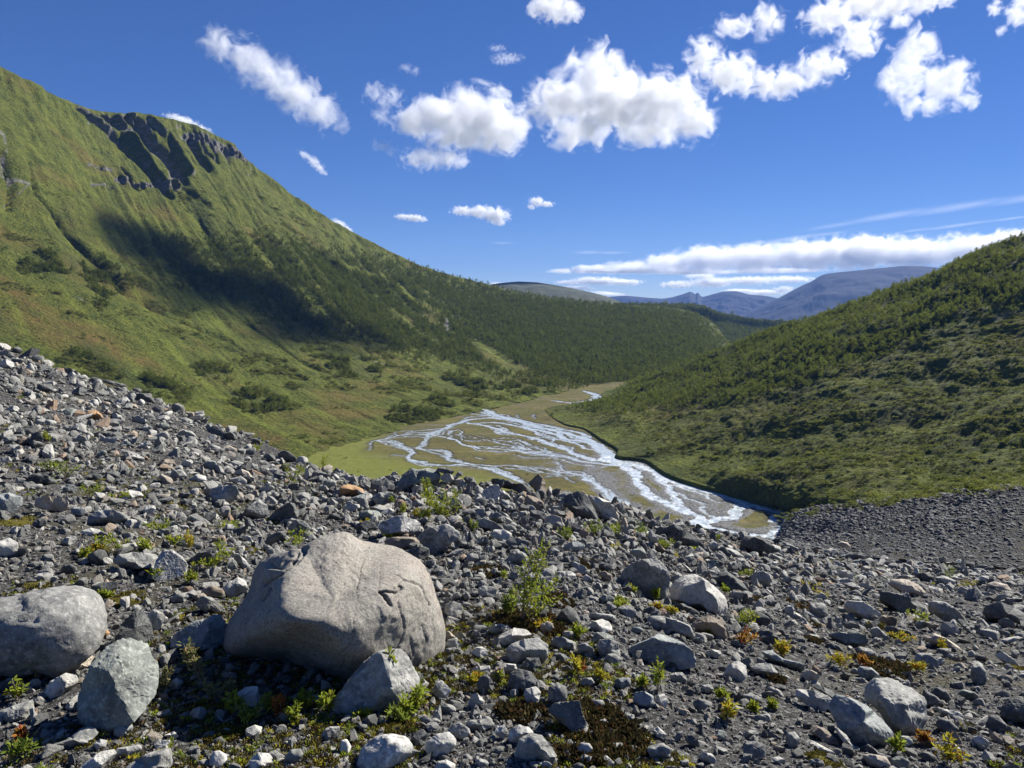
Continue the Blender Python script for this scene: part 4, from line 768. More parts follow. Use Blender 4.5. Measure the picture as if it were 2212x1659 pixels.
 ('d', [(1145,540),(1200,480),(1280,480),(1300,530),(1270,572),(1200,575)], 'dark'), ('d', [(960,590),(1000,540),(1050,530),(1060,600),(1030,642),(990,635)], 'brown'), ('d', [(1030,540),(1050,512),(1130,520),(1140,550),(1080,592)], 'pale'), ('d', [(665,400),(690,360),(750,350),(775,390),(770,432),(700,415)], 'grey', 9), ('d', [(660,350),(665,310),(700,305),(770,370),(720,365)], 'tan'), ('d', [(950,300),(980,265),(1030,258),(1058,290),(1010,320),(960,318)], 'green', 9),
 ('d', [(800,920),(830,880),(900,880),(960,870),(1000,920),(920,942),(850,948)], 'grey'), ('d', [(990,960),(1010,920),(1060,920),(1080,955),(1050,1003)], 'pale'), ('d', [(1890,760),(1900,710),(1960,695),(2020,720),(2030,770),(1990,802),(1920,795)], 'blue', 12), ('d', [(2030,760),(2050,720),(2090,710),(2120,750),(2100,797),(2060,795)], 'pale'), ('d', [(1980,1090),(1990,1060),(2080,1030),(2140,1060),(2130,1110),(2060,1133),(2010,1125)], 'grey', 10),
 ('d', [(1250,1170),(1270,1150),(1340,1150),(1370,1175),(1320,1203),(1260,1203)], 'pale'), ('d', [(1680,1130),(1720,1115),(1780,1160),(1760,1182),(1700,1165)], 'grey'), ('d', [(-10,1080),(0,1010),(40,1010),(65,1060),(40,1105)], 'pale', 9), ('d', [(600,1192),(620,1150),(680,1140),(740,1170),(740,1205)], 'pale', 9), ('d', [(660,440),(680,415),(740,412),(752,440),(690,453)], 'grey', 9), ('d', [(1580,830),(1590,770)], 'grey') if 0 else ('d', [(1540,660),(1560,615),(1620,605),(1650,640),(1600,665)], 'grey'),
 ('d', [(2010,950),(2050,925),(2110,970),(2090,1000),(2040,985)], 'pale'), ('d', [(1810,860),(1840,835),(1900,845),(1905,890),(1850,895)], 'grey'),
 ('e', [(945,1330),(945,1290),(980,1230),(1080,1235),(1180,1265),(1270,1330),(1330,1390),(1330,1462),(1240,1495),(1180,1525),(1100,1495),(1000,1415)], 'blue', 16, 'large bluish boulder with a pale rim, front one of the bottom right pair'), ('e', [(1160,1250),(1180,1170),(1220,1120),(1330,1100),(1440,1130),(1530,1180),(1540,1290),(1510,1402),(1420,1445),(1330,1395),(1260,1315)], 'grey', 18, 'large blocky grey boulder behind the bluish one at bottom right'),
 ('e', [(1530,1230),(1540,1170),(1620,1200),(1660,1235),(1640,1272),(1560,1265)], 'dark'), ('e', [(720,1220),(730,1180),(820,1165),(920,1185),(965,1220),(940,1260),(860,1293),(780,1255)], 'pale'), ('e', [(800,1150),(860,1135),(950,1160),(1020,1220),(980,1233),(900,1185)], 'dark'), ('e', [(2040,1340),(2050,1290),(2080,1230),(2177,1215),(2260,1300),(2230,1372),(2100,1375)], 'dark', 10, 'dark rounded boulder cut by the right edge near the bottom corner'), ('e', [(810,1450),(850,1400),(900,1405),(980,1460),(1010,1512),(930,1505)], 'brown'), ('e', [(960,1410),(1040,1450),(1140,1550),(1110,1555),(1010,1485)], 'pale'),
 ('e', [(1480,1000),(1500,940),(1560,925),(1620,960),(1630,1000),(1560,1023)], 'grey', 10), ('e', [(1840,1080),(1850,1010),(1890,990),(1930,1030),(1935,1090),(1900,1123),(1860,1115)], 'grey', 9), ('e', [(1030,640),(1060,605),(1150,600),(1250,650),(1290,690),(1230,728),(1150,715),(1060,685)], 'pale', 14, 'light flat slab right of centre with a small brown block at its end'), ('e', [(1245,740),(1270,690),(1330,685),(1362,700),(1355,752),(1300,758)], 'brown', 20),
 ('e', [(1255,600),(1270,550),(1370,550),(1470,570),(1550,610),(1565,652),(1480,675),(1380,665),(1290,635)], 'dark'), ('e', [(1310,500),(1340,470),(1420,455),(1500,480),(1540,520),(1530,552),(1440,558),(1380,535)], 'tan', 11), ('e', [(1570,640),(1600,610),(1670,600),(1760,650),(1820,720),(1780,748),(1680,725),(1600,685)], 'grey'), ('e', [(1930,700),(1950,650),(2020,610),(2100,620),(2177,660),(2230,740),(2100,745),(1980,738)], 'dark'), ('e', [(1290,770),(1340,760),(1440,770),(1450,790),(1370,832),(1300,805)], 'dark'),
 ('e', [(1540,850),(1600,810),(1680,830),(1780,880),(1800,902),(1700,905),(1600,885)], 'tan'), ('e', [(930,830),(1000,800),(1150,790),(1180,830),(1150,872),(1040,875),(970,855)], 'green'), ('e', [(910,880),(950,860),(1010,880),(1030,907),(960,912)], 'dark'), ('e', [(1100,910),(1130,890),(1200,895),(1230,920),(1180,943),(1120,938)], 'grey'), ('e', [(485,840),(520,790),(580,800),(650,850),(600,873),(530,875)], 'dark'), ('e', [(500,940),(560,920),(640,960),(780,975),(770,1012),(640,1003),(560,985)], 'blue'),
 ('e', [(265,1060),(290,1010),(350,975),(400,1000),(410,1060),(370,1102),(290,1095)], 'pale'), ('e', [(430,1030),(480,1000),(560,990),(610,1040),(560,1073),(470,1065)], 'grey'), ('e', [(1115,1060),(1130,1020),(1200,1015),(1250,1050),(1230,1092),(1150,1095)], 'blue', 10), ('e', [(535,1160),(560,1145),(620,1160),(655,1200),(600,1203)], 'grey', 8), ('e', [(655,1490),(670,1440),(710,1425),(745,1460),(735,1512),(690,1533)], 'grey', 8), ('e', [(385,1550),(400,1510),(450,1490),(520,1500),(525,1570),(460,1598),(400,1595)], 'mottled', 10), ('e', [(1150,1600),(1200,1580),(1290,1575),(1320,1620),(1280,1663),(1190,1655)], 'tan', 9),
 ('e', [(1630,1320),(1650,1295),(1760,1290),(1800,1330),(1720,1343)], 'pale'), ('e', [(1620,1400),(1640,1350),(1700,1350),(1755,1390),(1730,1432),(1660,1435)], 'dark', 9), ('e', [(1940,1400),(1960,1340),(2010,1325),(2060,1370),(2050,1422),(1980,1433)], 'dark', 10), ('e', [(1760,1200),(1790,1165),(1860,1170),(1890,1210),(1820,1228)], 'green'), ('e', [(1590,1190),(1620,1150),(1680,1160),(1715,1210),(1680,1243)], 'dark', 9), ('e', [(2000,960),(2040,925),(2110,960),(2160,1010),(2080,1005)], 'pale'), ('e', [(1945,500),(1990,475),(2060,480),(2095,520),(2040,538),(1970,525)], 'tan', 9), ('e', [(1030,495),(1080,475),(1130,500),(1145,532),(1080,525)], 'pale'),
 ('e', [(1480,440),(1530,418),(1600,425),(1615,460),(1550,472)], 'dark'), ('e', [(665,680),(700,655),(760,685),(755,710),(700,708)], 'pale'), ('e', [(1135,1540),(1180,1510),(1240,1540),(1270,1570),(1190,1572)], 'dark'), ('e', [(1700,1560),(1730,1510),(1780,1540),(1800,1600),(1740,1610)], 'white'), ('e', [(800,1520),(850,1505),(980,1545),(940,1565),(850,1550)], 'pale'), ('e', [(630,460),(660,432),(705,450),(700,475),(650,480)], 'dark'), ('e', [(1200,780),(1240,760),(1310,810),(1290,840),(1220,840)], 'grey'), ('e', [(1120,370),(1150,335),(1190,340),(1205,370),(1160,378)], 'dark'),
 ('e', [(1980,240),(2000,215),(2050,215),(2075,245),(2020,250)], 'grey') if 0 else ('e', [(985,240),(1010,215),(1050,218),(1075,245),(1020,252)], 'tan', 9)]:
    A_(t[0], t[1], t[2], *(t[3:5]))
print('hand-placed rocks', len(ROCKS))
# ------------------------------------------------------------------ more single stones filling the gaps, by size
rg = np.random.RandomState(77)
occ = np.zeros((830, 1106), bool)
def mark(c, w, h):
    x0, x1, y0, y1 = [int(v/2) for v in (c[0]-w/2, c[0]+w/2, c[1]-h/2, c[1]+h/2)]
    occ[max(0, y0):max(0, y1)+1, max(0, x0):max(0, x1)+1] = True
for r in ROCKS: mark(r['c'], r['w']*.9, r['h']*.9)
extra = []; tries = 0
while len(extra) < 92 and tries < 9000:
    tries += 1
    x, y = rg.uniform(10, 2200), rg.uniform(800, 1650)
    a = math.atan2(*ray(x, y)[:2]); rd, rz = rim_at(a); yr = proj(np.array([math.sin(a)*rd, math.cos(a)*rd, rz]))[1]
    if y < yr+14 or (x > 1650 and y < yr+30): continue
    w = rg.uniform(30, 52)*(1-.3*(y < 1150)); h = w*rg.uniform(.5, .85)
    x0, x1, y0, y1 = [int(v/2) for v in (x-w*.6, x+w*.6, y-h*.7, y+h*.6)]
    if occ[max(0, y0):y1+1, max(0, x0):x1+1].any(): continue
    n = rg.randint(7, 10); th = np.sort(rg.rand(n)*.5+np.arange(n))/n*2*math.pi
    tilt = rg.uniform(-.35, .35); rr = rg.uniform(.78, 1.0, n)
    px, py = np.cos(th)*rr*w*.5, np.sin(th)*rr*h*.5
    poly = np.stack([x+px*math.cos(tilt)-py*math.sin(tilt)*1, y+px*math.sin(tilt)+py*math.cos(tilt)], -1)
    tone = rg.choice(['grey', 'grey', 'pale', 'pale', 'dark', 'green', 'tan', 'blue', 'brown', 'white'], p=[.2, .15, .15, .1, .14, .08, .05, .05, .04, .04])
    put_rock(None, poly, tone, rg.choice([9, 14, 20]), seed=2000+tries); mark((x, y), w*1.3, h*1.5); extra.append(1)
print('all single rocks', len(ROCKS))
# ------------------------------------------------------------------ the countless smaller stones
MSTONE = mat_rock('rubble_stone', (.2, .2, .2), (.3, .3, .29), (.5, .5, .48), .3, k=.28, obj_random=True, bumpd=.03)
protos = []
for i in range(16):
    pr = np.random.RandomState(900+i); V, fc = rock_shape(500+i, 2 if i % 2 else 3, p=[12, 60, 80, 50][i % 4], npl=[12, 8, 10, 9][i % 4], amp=.05, layer=.03, hmin=.42)
    V = V*np.array([1, pr.uniform(.6, .95), pr.uniform(.42, .9)]); protos.append(mesh_from('rubble_shape_%02d' % i, V, fc, MSTONE, i % 4 == 0))
heroXY = [(r['o'].location.x, r['o'].location.y) for r in ROCKS]
HM_ = np.zeros((830, 1106), bool); HD_ = np.zeros((830, 1106)); yy_, xx_ = np.mgrid[0:830, 0:1106]
for r in ROCKS:        # keep loose stones from lying over the faces of the single rocks
    cx2, cy2, a2, b2 = r['c'][0]/2, r['c'][1]/2, r['w']/4*.86, r['h']/4*.84
    y0_, y1_, x0_, x1_ = max(0, int(cy2-b2)), min(830, int(cy2+b2)+1), max(0, int(cx2-a2)), min(1106, int(cx2+a2)+1)
    in_ = ((xx_[y0_:y1_, x0_:x1_]-cx2)/a2)**2+((yy_[y0_:y1_, x0_:x1_]-cy2)/b2)**2 < 1
    HM_[y0_:y1_, x0_:x1_] |= in_; HD_[y0_:y1_, x0_:x1_] = np.where(in_, np.maximum(HD_[y0_:y1_, x0_:x1_], math.hypot(r['o'].location.x, r['o'].location.y)), HD_[y0_:y1_, x0_:x1_])
def rubble_points(n, seed):
    g = np.random.RandomState(seed); X_ = []
    a = g.uniform(-.95, .95, n*3); rd, rz = rim_at(a)
    d = np.exp(g.uniform(math.log(1.7), np.log(rd*1.06)))
    # sharper density towards the camera foot so that near stones cover the soil
    x, y = np.sin(a)*d, np.cos(a)*d
    barren = fbm(p3(x/1.1, y/1.1, 0), 3, 301)
    big = g.rand(n*3)**(-1/1.9)                      # power law of sizes
    px = np.clip(1.25*g.rand(n*3)**(-1/2.3), 1.25, 9); px = np.where(g.rand(n*3) < .12, np.clip(4.2*g.rand(n*3)**(-1/1.8), 4.2, 19), px)                   # half-size in photo grid pixels
    hp = np.exp(-(np.hypot(x-.3, (y-8.6)/1.2)/2.0)**2)
    px = np.where(g.rand(n*3) < hp*.35, px*g.uniform(1.3, 2.4, n*3), px); px = np.minimum(px, 15)
    qp = proj(np.stack([x, y, moraine_z(x, y)+.4*px*d/F], -1)); ci, ri = np.clip((qp[:, 0]/2).astype(int), 0, 1105), np.clip((qp[:, 1]/2).astype(int), 0, 829)
    onhero = HM_[ri, ci] & (px > 1.9) & (d < HD_[ri, ci]+.12*HD_[ri, ci]*.5)
    keep = ~onhero & (g.rand(n*3) < np.clip(.9+barren*.9+hp, .30, 1))
    idx_ = np.where(keep)[0][:n]; return x[idx_], y[idx_], (px*d/F)[idx_], d[idx_], g
x, y, s, d, g = rubble_points(240000, 5)
z = moraine_z(x, y)+s*g.uniform(-.1, .42, len(x))
hpz = np.exp(-(np.hypot(x-.3, (y-8.6)/1.2)/2.2)**2); z = z+s*hpz*g.uniform(0, .9, len(x)); lean = g.uniform(.1, .75, len(x))+.7*hpz
rot = np.stack([g.randn(len(x))*lean, g.randn(len(x))*lean, g.uniform(0, 6.28, len(x))], -1)
scl = s[:, None]*np.stack([g.uniform(.8, 1.5, len(x)), g.uniform(.7, 1.2, len(x)), g.uniform(.7, 1.25, len(x))], -1)
tag(scatter('scree_rubble', np.stack([x, y, z], -1), scl, rot, g.randint(0, 16, len(x)), protos), 'countless grey stones and pebbles covering the moraine between the larger rocks', 'rubble')
# dark cobbles on the far gravel bank
g = np.random.RandomState(8)
nb_ = 60000; bi = g.uniform(12, 238, nb_); bj = g.uniform(0, BK.shape[1]-2, nb_)
i0, j0 = bi.astype(int), bj.astype(int); pb = BK[i0, j0]+(BK[i0+1, j0]-BK[i0, j0])*(bi-i0)[:, None]+(BK[i0, j0+1]-BK[i0, j0])*(bj-j0)[:, None]
db = np.hypot(pb[:, 0], pb[:, 1]); sb = np.clip(1.35*g.rand(nb_)**(-1/2.6), 1.35, 8)*db/F
MB_ = mat_rock('bank_stone', (.03, .032, .036), (.085, .088, .095), (.28, .28, .29), .25, k=.28, bumpd=.03)
pb2 = []
for i in range(6):
    V, fc = rock_shape(700+i, 2, p=16, npl=11, hmin=.5); pb2.append(mesh_from('cobble_shape_%02d' % i, V*np.array([1, .8, .5]), fc, MB_, True))
tag(scatter('bank_cobbles', pb+np.array([0, 0, .1])*sb[:, None], sb[:, None]*g.uniform(.7, 1.3, (nb_, 3)), np.stack([g.randn(nb_)*.3, g.randn(nb_)*.3, g.uniform(0, 6.28, nb_)], -1), g.randint(0, 6, nb_), pb2), 'dark cobbles strewn over the gravel bank beyond the stream', 'cobbles')
# ------------------------------------------------------------------ labels for the rocks that have none yet
WORD = dict(grey='grey', pale='pale', dark='dark', green='greenish grey', brown='brown', tan='tan', rust='rusty', mottled='mottled', white='white-flecked', blue='bluish grey')
ANCH = [(0, 'the huge tan boulder'), (1, 'the round mottled boulder'), (2, 'the upright egg-shaped rock'), (3, 'the wedge-shaped rock')]
short = {'white-speckled pyramid': 'the white pyramid-shaped rock', 'rusty orange': 'the rusty orange stone', 'dark square slab': 'the dark skyline slab', 'crowning': 'the boulder crowning the heap', 'orange-stained': 'the orange-stained rock', 'pointed brown': 'the pointed brown rock', 'bright white-flecked': 'the bright blocky rock', 'pale half': 'the split boulder', 'sloping light top': 'the boulder above the river', 'where the white river': 'the dark boulder by the river end', 'two-faced grey boulder,': 'the two-faced boulder', 'bright-topped boulder with': 'the bright-topped boulder', 'rounded brown rock in': 'the rounded brown rock', 'blue-green slab with': 'the broad blue-green slab', 'very bottom edge': 'the speckled bottom boulder', 'bright right edge': 'the rock in the heather', 'front one of': 'the bottom right boulder pair', 'light flat slab': 'the light flat slab', 'cut by the right edge': 'the right edge boulder', 'one dark side below': 'the one-dark-sided rock'}
for i, r in enumerate(ROCKS):
    for k, v in short.items():
        if r['label'] and k in r['label']: ANCH.append((i, v))
used = set(r['label'] for r in ROCKS if r['label']); todo = [r for r in ROCKS if not r['label']]
ORD = ['', 'second ', 'third ', 'fourth ', 'fifth ', 'sixth ', 'seventh ', 'eighth ', 'ninth ', 'tenth ']
cand = []
for r in todo:
    best = []
    for i, nm in ANCH:
        a = ROCKS[i]; dx, dy = r['c']-a['c']
        gx, gy = dx/(a['w']/2+8), dy/(a['h']/2+8)
        rel = ('right of' if dx > 0 else 'left of') if abs(gx) > abs(gy) else ('in front of' if dy > 0 else 'behind')
        dd_ = math.hypot(max(0, abs(dx)-a['w']/2), 1.6*max(0, abs(dy)-a['h']/2)); best.append((dd_, rel, nm))
    best.sort(); r['near'] = best
    sz = math.sqrt(r['w']*r['h']); r['noun'] = 'boulder' if sz > 75 else 'rock' if sz > 34 else 'stone'
from collections import defaultdict
grp = defaultdict(list)
for r in todo:
    dd_, rel, nm = r['near'][0]; grp[(r['sh'], r['tone'], r['noun'], rel, nm)].append(r)
for key, lst in grp.items():
    sh, tone, noun, rel, nm = key; lst.sort(key=lambda r: r['near'][0][0])
    for k, r in enumerate(lst):
        base = '%s %s %s %s %s' % (sh, WORD[tone], noun, rel, nm)
        if len(lst) > 1:
            base = ('%s%s %s %s %s %s' % (ORD[k], sh, WORD[tone], noun, rel, nm)) if k else 'nearest '+base
            base = base+', counting outward' if k else base
        r['label'] = base
for r in ROCKS: tag(r['o'], r['label'], 'rock', 'rocks and stones lying on the moraine')
# ------------------------------------------------------------------ foliage
def mat_leaf(name, c1, c2, c3=None, trans=.35, rnd=True):
    m = NT(name)
    oi = m.n('ShaderNodeObjectInfo').outputs['Random']; t = m.attr('tint')
    c = m.mix(t, c1, c2)
    if c3: c = m.mix(m.rng(t, .82, .9), c, c3)
    if rnd: c = m.mix(.75, c, m.ramp(oi, (0, tuple(.45*v for v in c1)), (.35, c1), (.75, c2), (1, (c2[0]*1.45, c2[1]*1.3, c2[2]*1.1))))
    d = m.n('ShaderNodeBsdfDiffuse'); m.set(d.inputs[0], c)
    tr = m.n('ShaderNodeBsdfTranslucent'); m.set(tr.inputs[0], m.mix(.5 if trans > .3 else .0, c, (.20, .23, .035)))
    mx = m.n('ShaderNodeMixShader'); mx.inputs[0].default_value = trans
    m.t.links.new(d.outputs[0], mx.inputs[1]); m.t.links.new(tr.outputs[0], mx.inputs[2])
    return m.done(mx.outputs[0])
ML_TREE = mat_leaf('birch_leaves', (.056, .082, .021), (.135, .165, .040), trans=.5)
ML_TREED = mat_leaf('forest_leaves', (.036, .052, .013), (.098, .120, .028), trans=.4)
ML_BUSH = mat_leaf('bush_leaves', (.080, .098, .030), (.195, .205, .066), trans=.45)
MBARK = NT('birch_bark'); MBARK = MBARK.done(MBARK.pbr((.16, .14, .12), .9))
def tube(path, r0, r1, n=5):
    path = np.asarray(path, float); k = len(path); V = []; rr = np.linspace(r0, r1, k)
    for i in range(k):
        t = path[min(i+1, k-1)]-path[max(i-1, 0)]; t /= np.linalg.norm(t)+1e-9
        u = np.cross(t, [.3, .9, .2]); u /= np.linalg.norm(u)+1e-9; w_ = np.cross(t, u)
        for j in range(n):
            a = 2*math.pi*j/n; V.append(path[i]+(u*math.cos(a)+w_*math.sin(a))*rr[i])
    Fc = [(i*n+j, i*n+(j+1) % n, (i+1)*n+(j+1) % n, (i+1)*n+j) for i in range(k-1) for j in range(n)]
    return np.array(V), np.array(Fc)
def cards(cs, size, rg, aspect=.7):
    """random leaf-clump quads at centres cs"""
    n = len(cs); a = rg.randn(n, 3); a /= np.linalg.norm(a, axis=1, keepdims=True); b = np.cross(a, rg.randn(n, 3)); b /= np.linalg.norm(b, axis=1, keepdims=True)
    s = (size*rg.uniform(.6, 1.35, n))[:, None]
    V = np.stack([cs-a*s, cs+b*s*aspect*.5-a*s*.1, cs+a*s, cs-b*s*aspect*.5+a*s*.15], 1).reshape(-1, 3)
    return V, np.arange(4*n).reshape(n, 4)
def crown_mesh(name, seed, h, kind):
    g = np.random.RandomState(seed)
    if kind == 'birch':
        ncl = 16; z = g.uniform(.22, 1.0, ncl); rad = .30*np.sin(np.clip((z-.1)/.95, 0, 1)*math.pi)**.7+.03
        th = g.uniform(0, 6.28, ncl); cl = np.stack([np.cos(th)*rad*g.uniform(.2, 1, ncl), np.sin(th)*rad*g.uniform(.2, 1, ncl), z], -1)
        c = cl[g.randint(0, ncl, 230)]+g.randn(230, 3)*np.array([.07, .07, .075]); sz = .062
    else:
        ncl = 12; th = g.uniform(0, 6.28, ncl); r = np.sqrt(g.rand(ncl))*.75
        cl = np.stack([np.cos(th)*r, np.sin(th)*r, (.25+.45*(1-r))*g.uniform(.5, 1.1, ncl)], -1)
        c = cl[g.randint(0, ncl, 150)]+g.randn(150, 3)*np.array([.16, .16, .10]); c[:, 2] = np.abs(c[:, 2]); sz = .15
    V, f = cards(c, sz, g)
    tint = np.repeat(np.clip(g.rand(len(c))*.7+.3*g.rand(), 0, 1), 4)
    if kind == 'birch':
        tv, tf = tube([(0, 0, -.05), (.01, .01, .4), (-.01, .02, .85)], .018, .006, 4)
        f = np.vstack([f, tf+len(V)]); V = np.vstack([V, tv]); tint = np.concatenate([tint, np.zeros(len(tv))])
    return mesh_from(name, V*h, f, ML_TREE if kind == 'birch' else ML_BUSH, True, dict(tint=tint))
TREES = [crown_mesh('birch_shape_%d' % i, 40+i, 1.0, 'birch') for i in range(6)]
TREED = [crown_mesh('forest_shape_%d' % i, 40+i, 1.0, 'birch') for i in range(6)]
for t_ in TREED: t_.materials[0] = ML_TREED
BUSH = [crown_mesh('bush_shape_%d' % i, 60+i, 1.0, 'bush') for i in range(6)]
def sample_grid(Gd, wgt, n, g):
    """n random points on a grid surface, weighted"""
    A = Gd[:-1, :-1]; B = Gd[1:, 1:]; e1 = Gd[1:, :-1]-A; e2 = Gd[:-1, 1:]-A
    ar_ = np.linalg.norm(np.cross(e1, e2), axis=-1); pr = (ar_*wgt[:-1, :-1]).ravel(); pr /= pr.sum()
    k = g.choice(len(pr), n, p=pr); u, v = g.rand(n, 1), g.rand(n, 1)
    return A.reshape(-1, 3)[k]+e1.reshape(-1, 3)[k]*u+e2.reshape(-1, 3)[k]*v, k
def plant(name, pts, h, protos, g, label, cat, wide=1.0, squat=1.0):
    n = len(pts); s = h[:, None]*np.stack([g.uniform(.8, 1.25, n)*wide, g.uniform(.8, 1.25, n)*wide, g.uniform(.85, 1.15, n)*squat], -1)
    rot = np.stack([g.randn(n)*.07, g.randn(n)*.07, g.uniform(0, 6.28, n)], -1)
    return tag(scatter(name, pts, s, rot, g.randint(0, len(protos), n), protos), label, cat)
g = np.random.RandomState(21)
inview = lambda q: ((q[..., 0] > -60) & (q[..., 0] < 2270) & (q[..., 1] > -50) & (q[..., 1] < 1250)).astype(float)
mg, mq = MT['G'], MT['q']; md_ = np.hypot(mg[..., 0], mg[..., 1])
clump = sstep(-.25, .25, fbm(mg/24, 3, 210))
wf = MT['forest']*inview(mq)*(.55+.45*clump)*MT['face']*(MT['rock'] < .5)
pts, _ = sample_grid(mg, wf, 50000, g)
plant('birch_forest', pts, g.gamma(9, .48, len(pts)), TREED, g, 'dense birch forest covering the lower mountainside and the far valley side', 'forest')
clump2 = sstep(.02, .30, fbm(mg/p3(16, 16, 16), 4, 230)); clump3 = sstep(-.1, .35, fbm(mg/60, 3, 231))
wb = (MT['bush']*1.5*clump2+.55*clump2*clump3*sstep(380, 520, mq[..., 1]))*inview(mq)*MT['face']*(1-.6*MT['forest'])*(MT['rock'] < .45)/np.clip(md_/400, .6, 3)
pts, _ = sample_grid(mg, wb, 44000, g)
hh = np.clip(g.gamma(2.4, .42, len(pts)), .35, 3.4)
plant('mountain_scrub', pts, hh, BUSH, g, 'dark green scrub in patches on the grassy slopes of the left mountain', 'scrub', 1.1, .95)
tw = MT['bush']*inview(mq)*MT['face']*(mq[..., 1] > 540)*clump2
pts, _ = sample_grid(mg, tw, 2600, g)
plant('meadow_birches', pts, g.uniform(2.2, 5.0, len(pts)), TREED, g, 'loose groups of small birches on the meadow slope beyond the scree', 'trees', 1.15)
rgG, rq = RT['G'], RT['q']; rd_ = np.hypot(rgG[..., 0], rgG[..., 1])
wr = RT['forest']*inview(rq)*RT['inner']*(.25+.75*sstep(-.3, .25, fbm(rgG/22, 3, 250)))
pts, _ = sample_grid(rgG, wr, 25000, g)
plant('hillside_birches', pts, g.gamma(9, .28, len(pts)), TREES, g, 'birch wood along the upper part of the right hillside', 'forest')
wsn = (.30+.9*sstep(-.15, .35, fbm(rgG/13, 4, 251)))*inview(rq)*RT['inner']/np.clip(rd_/300, .5, 4)
pts, _ = sample_grid(rgG, wsn, 34000, g)
hh = np.clip(g.gamma(2.6, .23, len(pts)), .25, 2.1)*np.clip(1.1-.0*pts[:, 0], .5, 2)
plant('hillside_scrub', pts, hh, BUSH, g, 'low willow and birch scrub carpeting the right hillside', 'scrub', 1.25, .85)
pe = BK[196:216, 10:-4].reshape(-1, 3); pe = pe[g.choice(len(pe), 420)]+g.randn(420, 3)*np.array([3, 3, 0])
plant('bank_edge_scrub', pe, np.clip(g.gamma(2.4, .3, 420), .3, 1.8), BUSH, g, 'straggling scrub along the upper edge of the dark gravel bank', 'scrub', 1.3, .8)
wh = RG['wooded_hill']; wq = proj(wh); pts, _ = sample_grid(wh, ((wq[..., 0] > 1300) & (wq[..., 0] < 1800) & (wq[..., 1] < 790)).astype(float)*(np.linspace(-.25, 1, 70)[:, None] > -.06), 16000, g)
plant('far_wood', pts, g.gamma(9, .75, len(pts)), TREED, g, 'dark wood on the hill closing the valley below the blue mountains', 'forest', 1.3)
wl = (lush.reshape(X.shape)*.8+.25)*(fld.reshape(X.shape) > 2.5)*sstep(-.05, .3, fbm(p3(X/14, Y/14, 0), 4, 262))*inview(qfl.reshape(X.shape+(2,)))/np.clip(DD/300, .6, 3)
pts, _ = sample_grid(Gf, wl, 5200, g)
plant('meadow_tussocks', pts, np.clip(g.gamma(2.2, .11, len(pts)), .1, .8), BUSH, g, 'low tussocks and dwarf willow dotted over the river flats', 'tussocks', 1.5, .7)
# ------------------------------------------------------------------ single birches one can tell apart
def birch_tree(x, y, hpx, label, group=None, surf='R'):
    Gd, qd = (rgG, rq) if surf == 'R' else (mg, mq)
    qq = qd.reshape(-1, 2); kk = np.hypot(qq[:, 0]-x, qq[:, 1]-y)+(Gd.reshape(-1, 3)[:, 1]*.004); i = int(np.argmin(kk)); p = Gd.reshape(-1, 3)[i]
    d = math.hypot(p[0], p[1]); h = hpx*d/F
    gg = np.random.RandomState(int(x*7+y)); root = empty('birch_tree', p, gg.rand()*6.28); tag(root, label, 'tree', group)
    ncl = 15; z = gg.uniform(.25, 1.0, ncl); rad = .30*np.sin(np.clip((z-.08)/.97, 0, 1)*math.pi)**.7+.03; th = gg.uniform(0, 6.28, ncl)
    cl = np.stack([np.cos(th)*rad*gg.uniform(.2, 1, ncl), np.sin(th)*rad*gg.uniform(.2, 1, ncl), z], -1)
    c = cl[gg.randint(0, ncl, 260)]+gg.randn(260, 3)*np.array([.07, .07, .07]); V, f = cards(c, .06, gg)
    o = link('crown', mesh_from('crown', V*h, f, ML_TREE, True, dict(tint=np.repeat(gg.rand(260)*.6, 4))), root)
    tv, tf = tube([(0, 0, -.08), (.01, .015, .4), (-.01, .02, .85)], .02, .006, 5)
    link('trunk', mesh_from('trunk', tv*h, tf, MBARK), root)
for zx, zy, hz_, lb in [(1037,222,36,'tall dark birch at the tip of the wooded tongue beside the braided river'), (1012,245,30,'stout birch in front of the tall dark birch on the wooded tongue'), (1160,222,26,'birch on the wooded tongue, left one of a close pair'), (1185,215,26,'birch on the wooded tongue, right one of a close pair'), (1130,195,24,'slim birch standing behind the pair on the wooded tongue'),
      (1323,250,34,'dark birch right of the wooded tongue, above the brown river mound'), (1360,228,36,'birch with a broad crown upslope of the brown river mound'), (1275,238,26,'small birch between the wooded tongue and the brown river mound'), (1430,292,26,'birch standing at the right end of the brown river mound'), (1415,308,20,'low birch on the slope right below the brown river mound'),
      (1576,338,44,'lone dark birch on the open heath right of the brown river mound'), (1740,305,30,'slender birch out on the heath, right of the lone dark birch'), (1612,272,32,'thin birch upslope of the lone dark birch'), (1915,335,40,'birch on the right heath with a leaning dark crown'), (1880,378,30,'small birch just below the leaning one on the right heath'),
      (2000,245,30,'birch in a gap at the lower edge of the hillside wood'), (1960,288,30,'birch below the gap in the hillside wood'), (1480,240,28,'birch between the brown mound and the hillside wood'), (1225,226,22,'young birch beside the right-hand pair on the wooded tongue'), (1680,330,22,'stunted birch downslope of the slender birch on the heath')]:
    birch_tree(*Z5(zx, zy), hz_*.4464*1.1, lb)
for zx, zy, hz_, lb in [(733,132,26,'single birch beside the far bend of the river on the left meadow'), (1012,120,28,'birch at the far river bend, left one of two'), (1028,120,26,'birch at the far river bend, right one of two'), (390,185,24,'round bushy birch alone on the left meadow slope'), (425,245,22,'small bushy birch near the water on the left meadow'), (385,265,24,'bushy birch nearest the river arm on the left meadow')]:
    birch_tree(*Z5(zx, zy), hz_*.4464*1.15, lb, None, 'L')
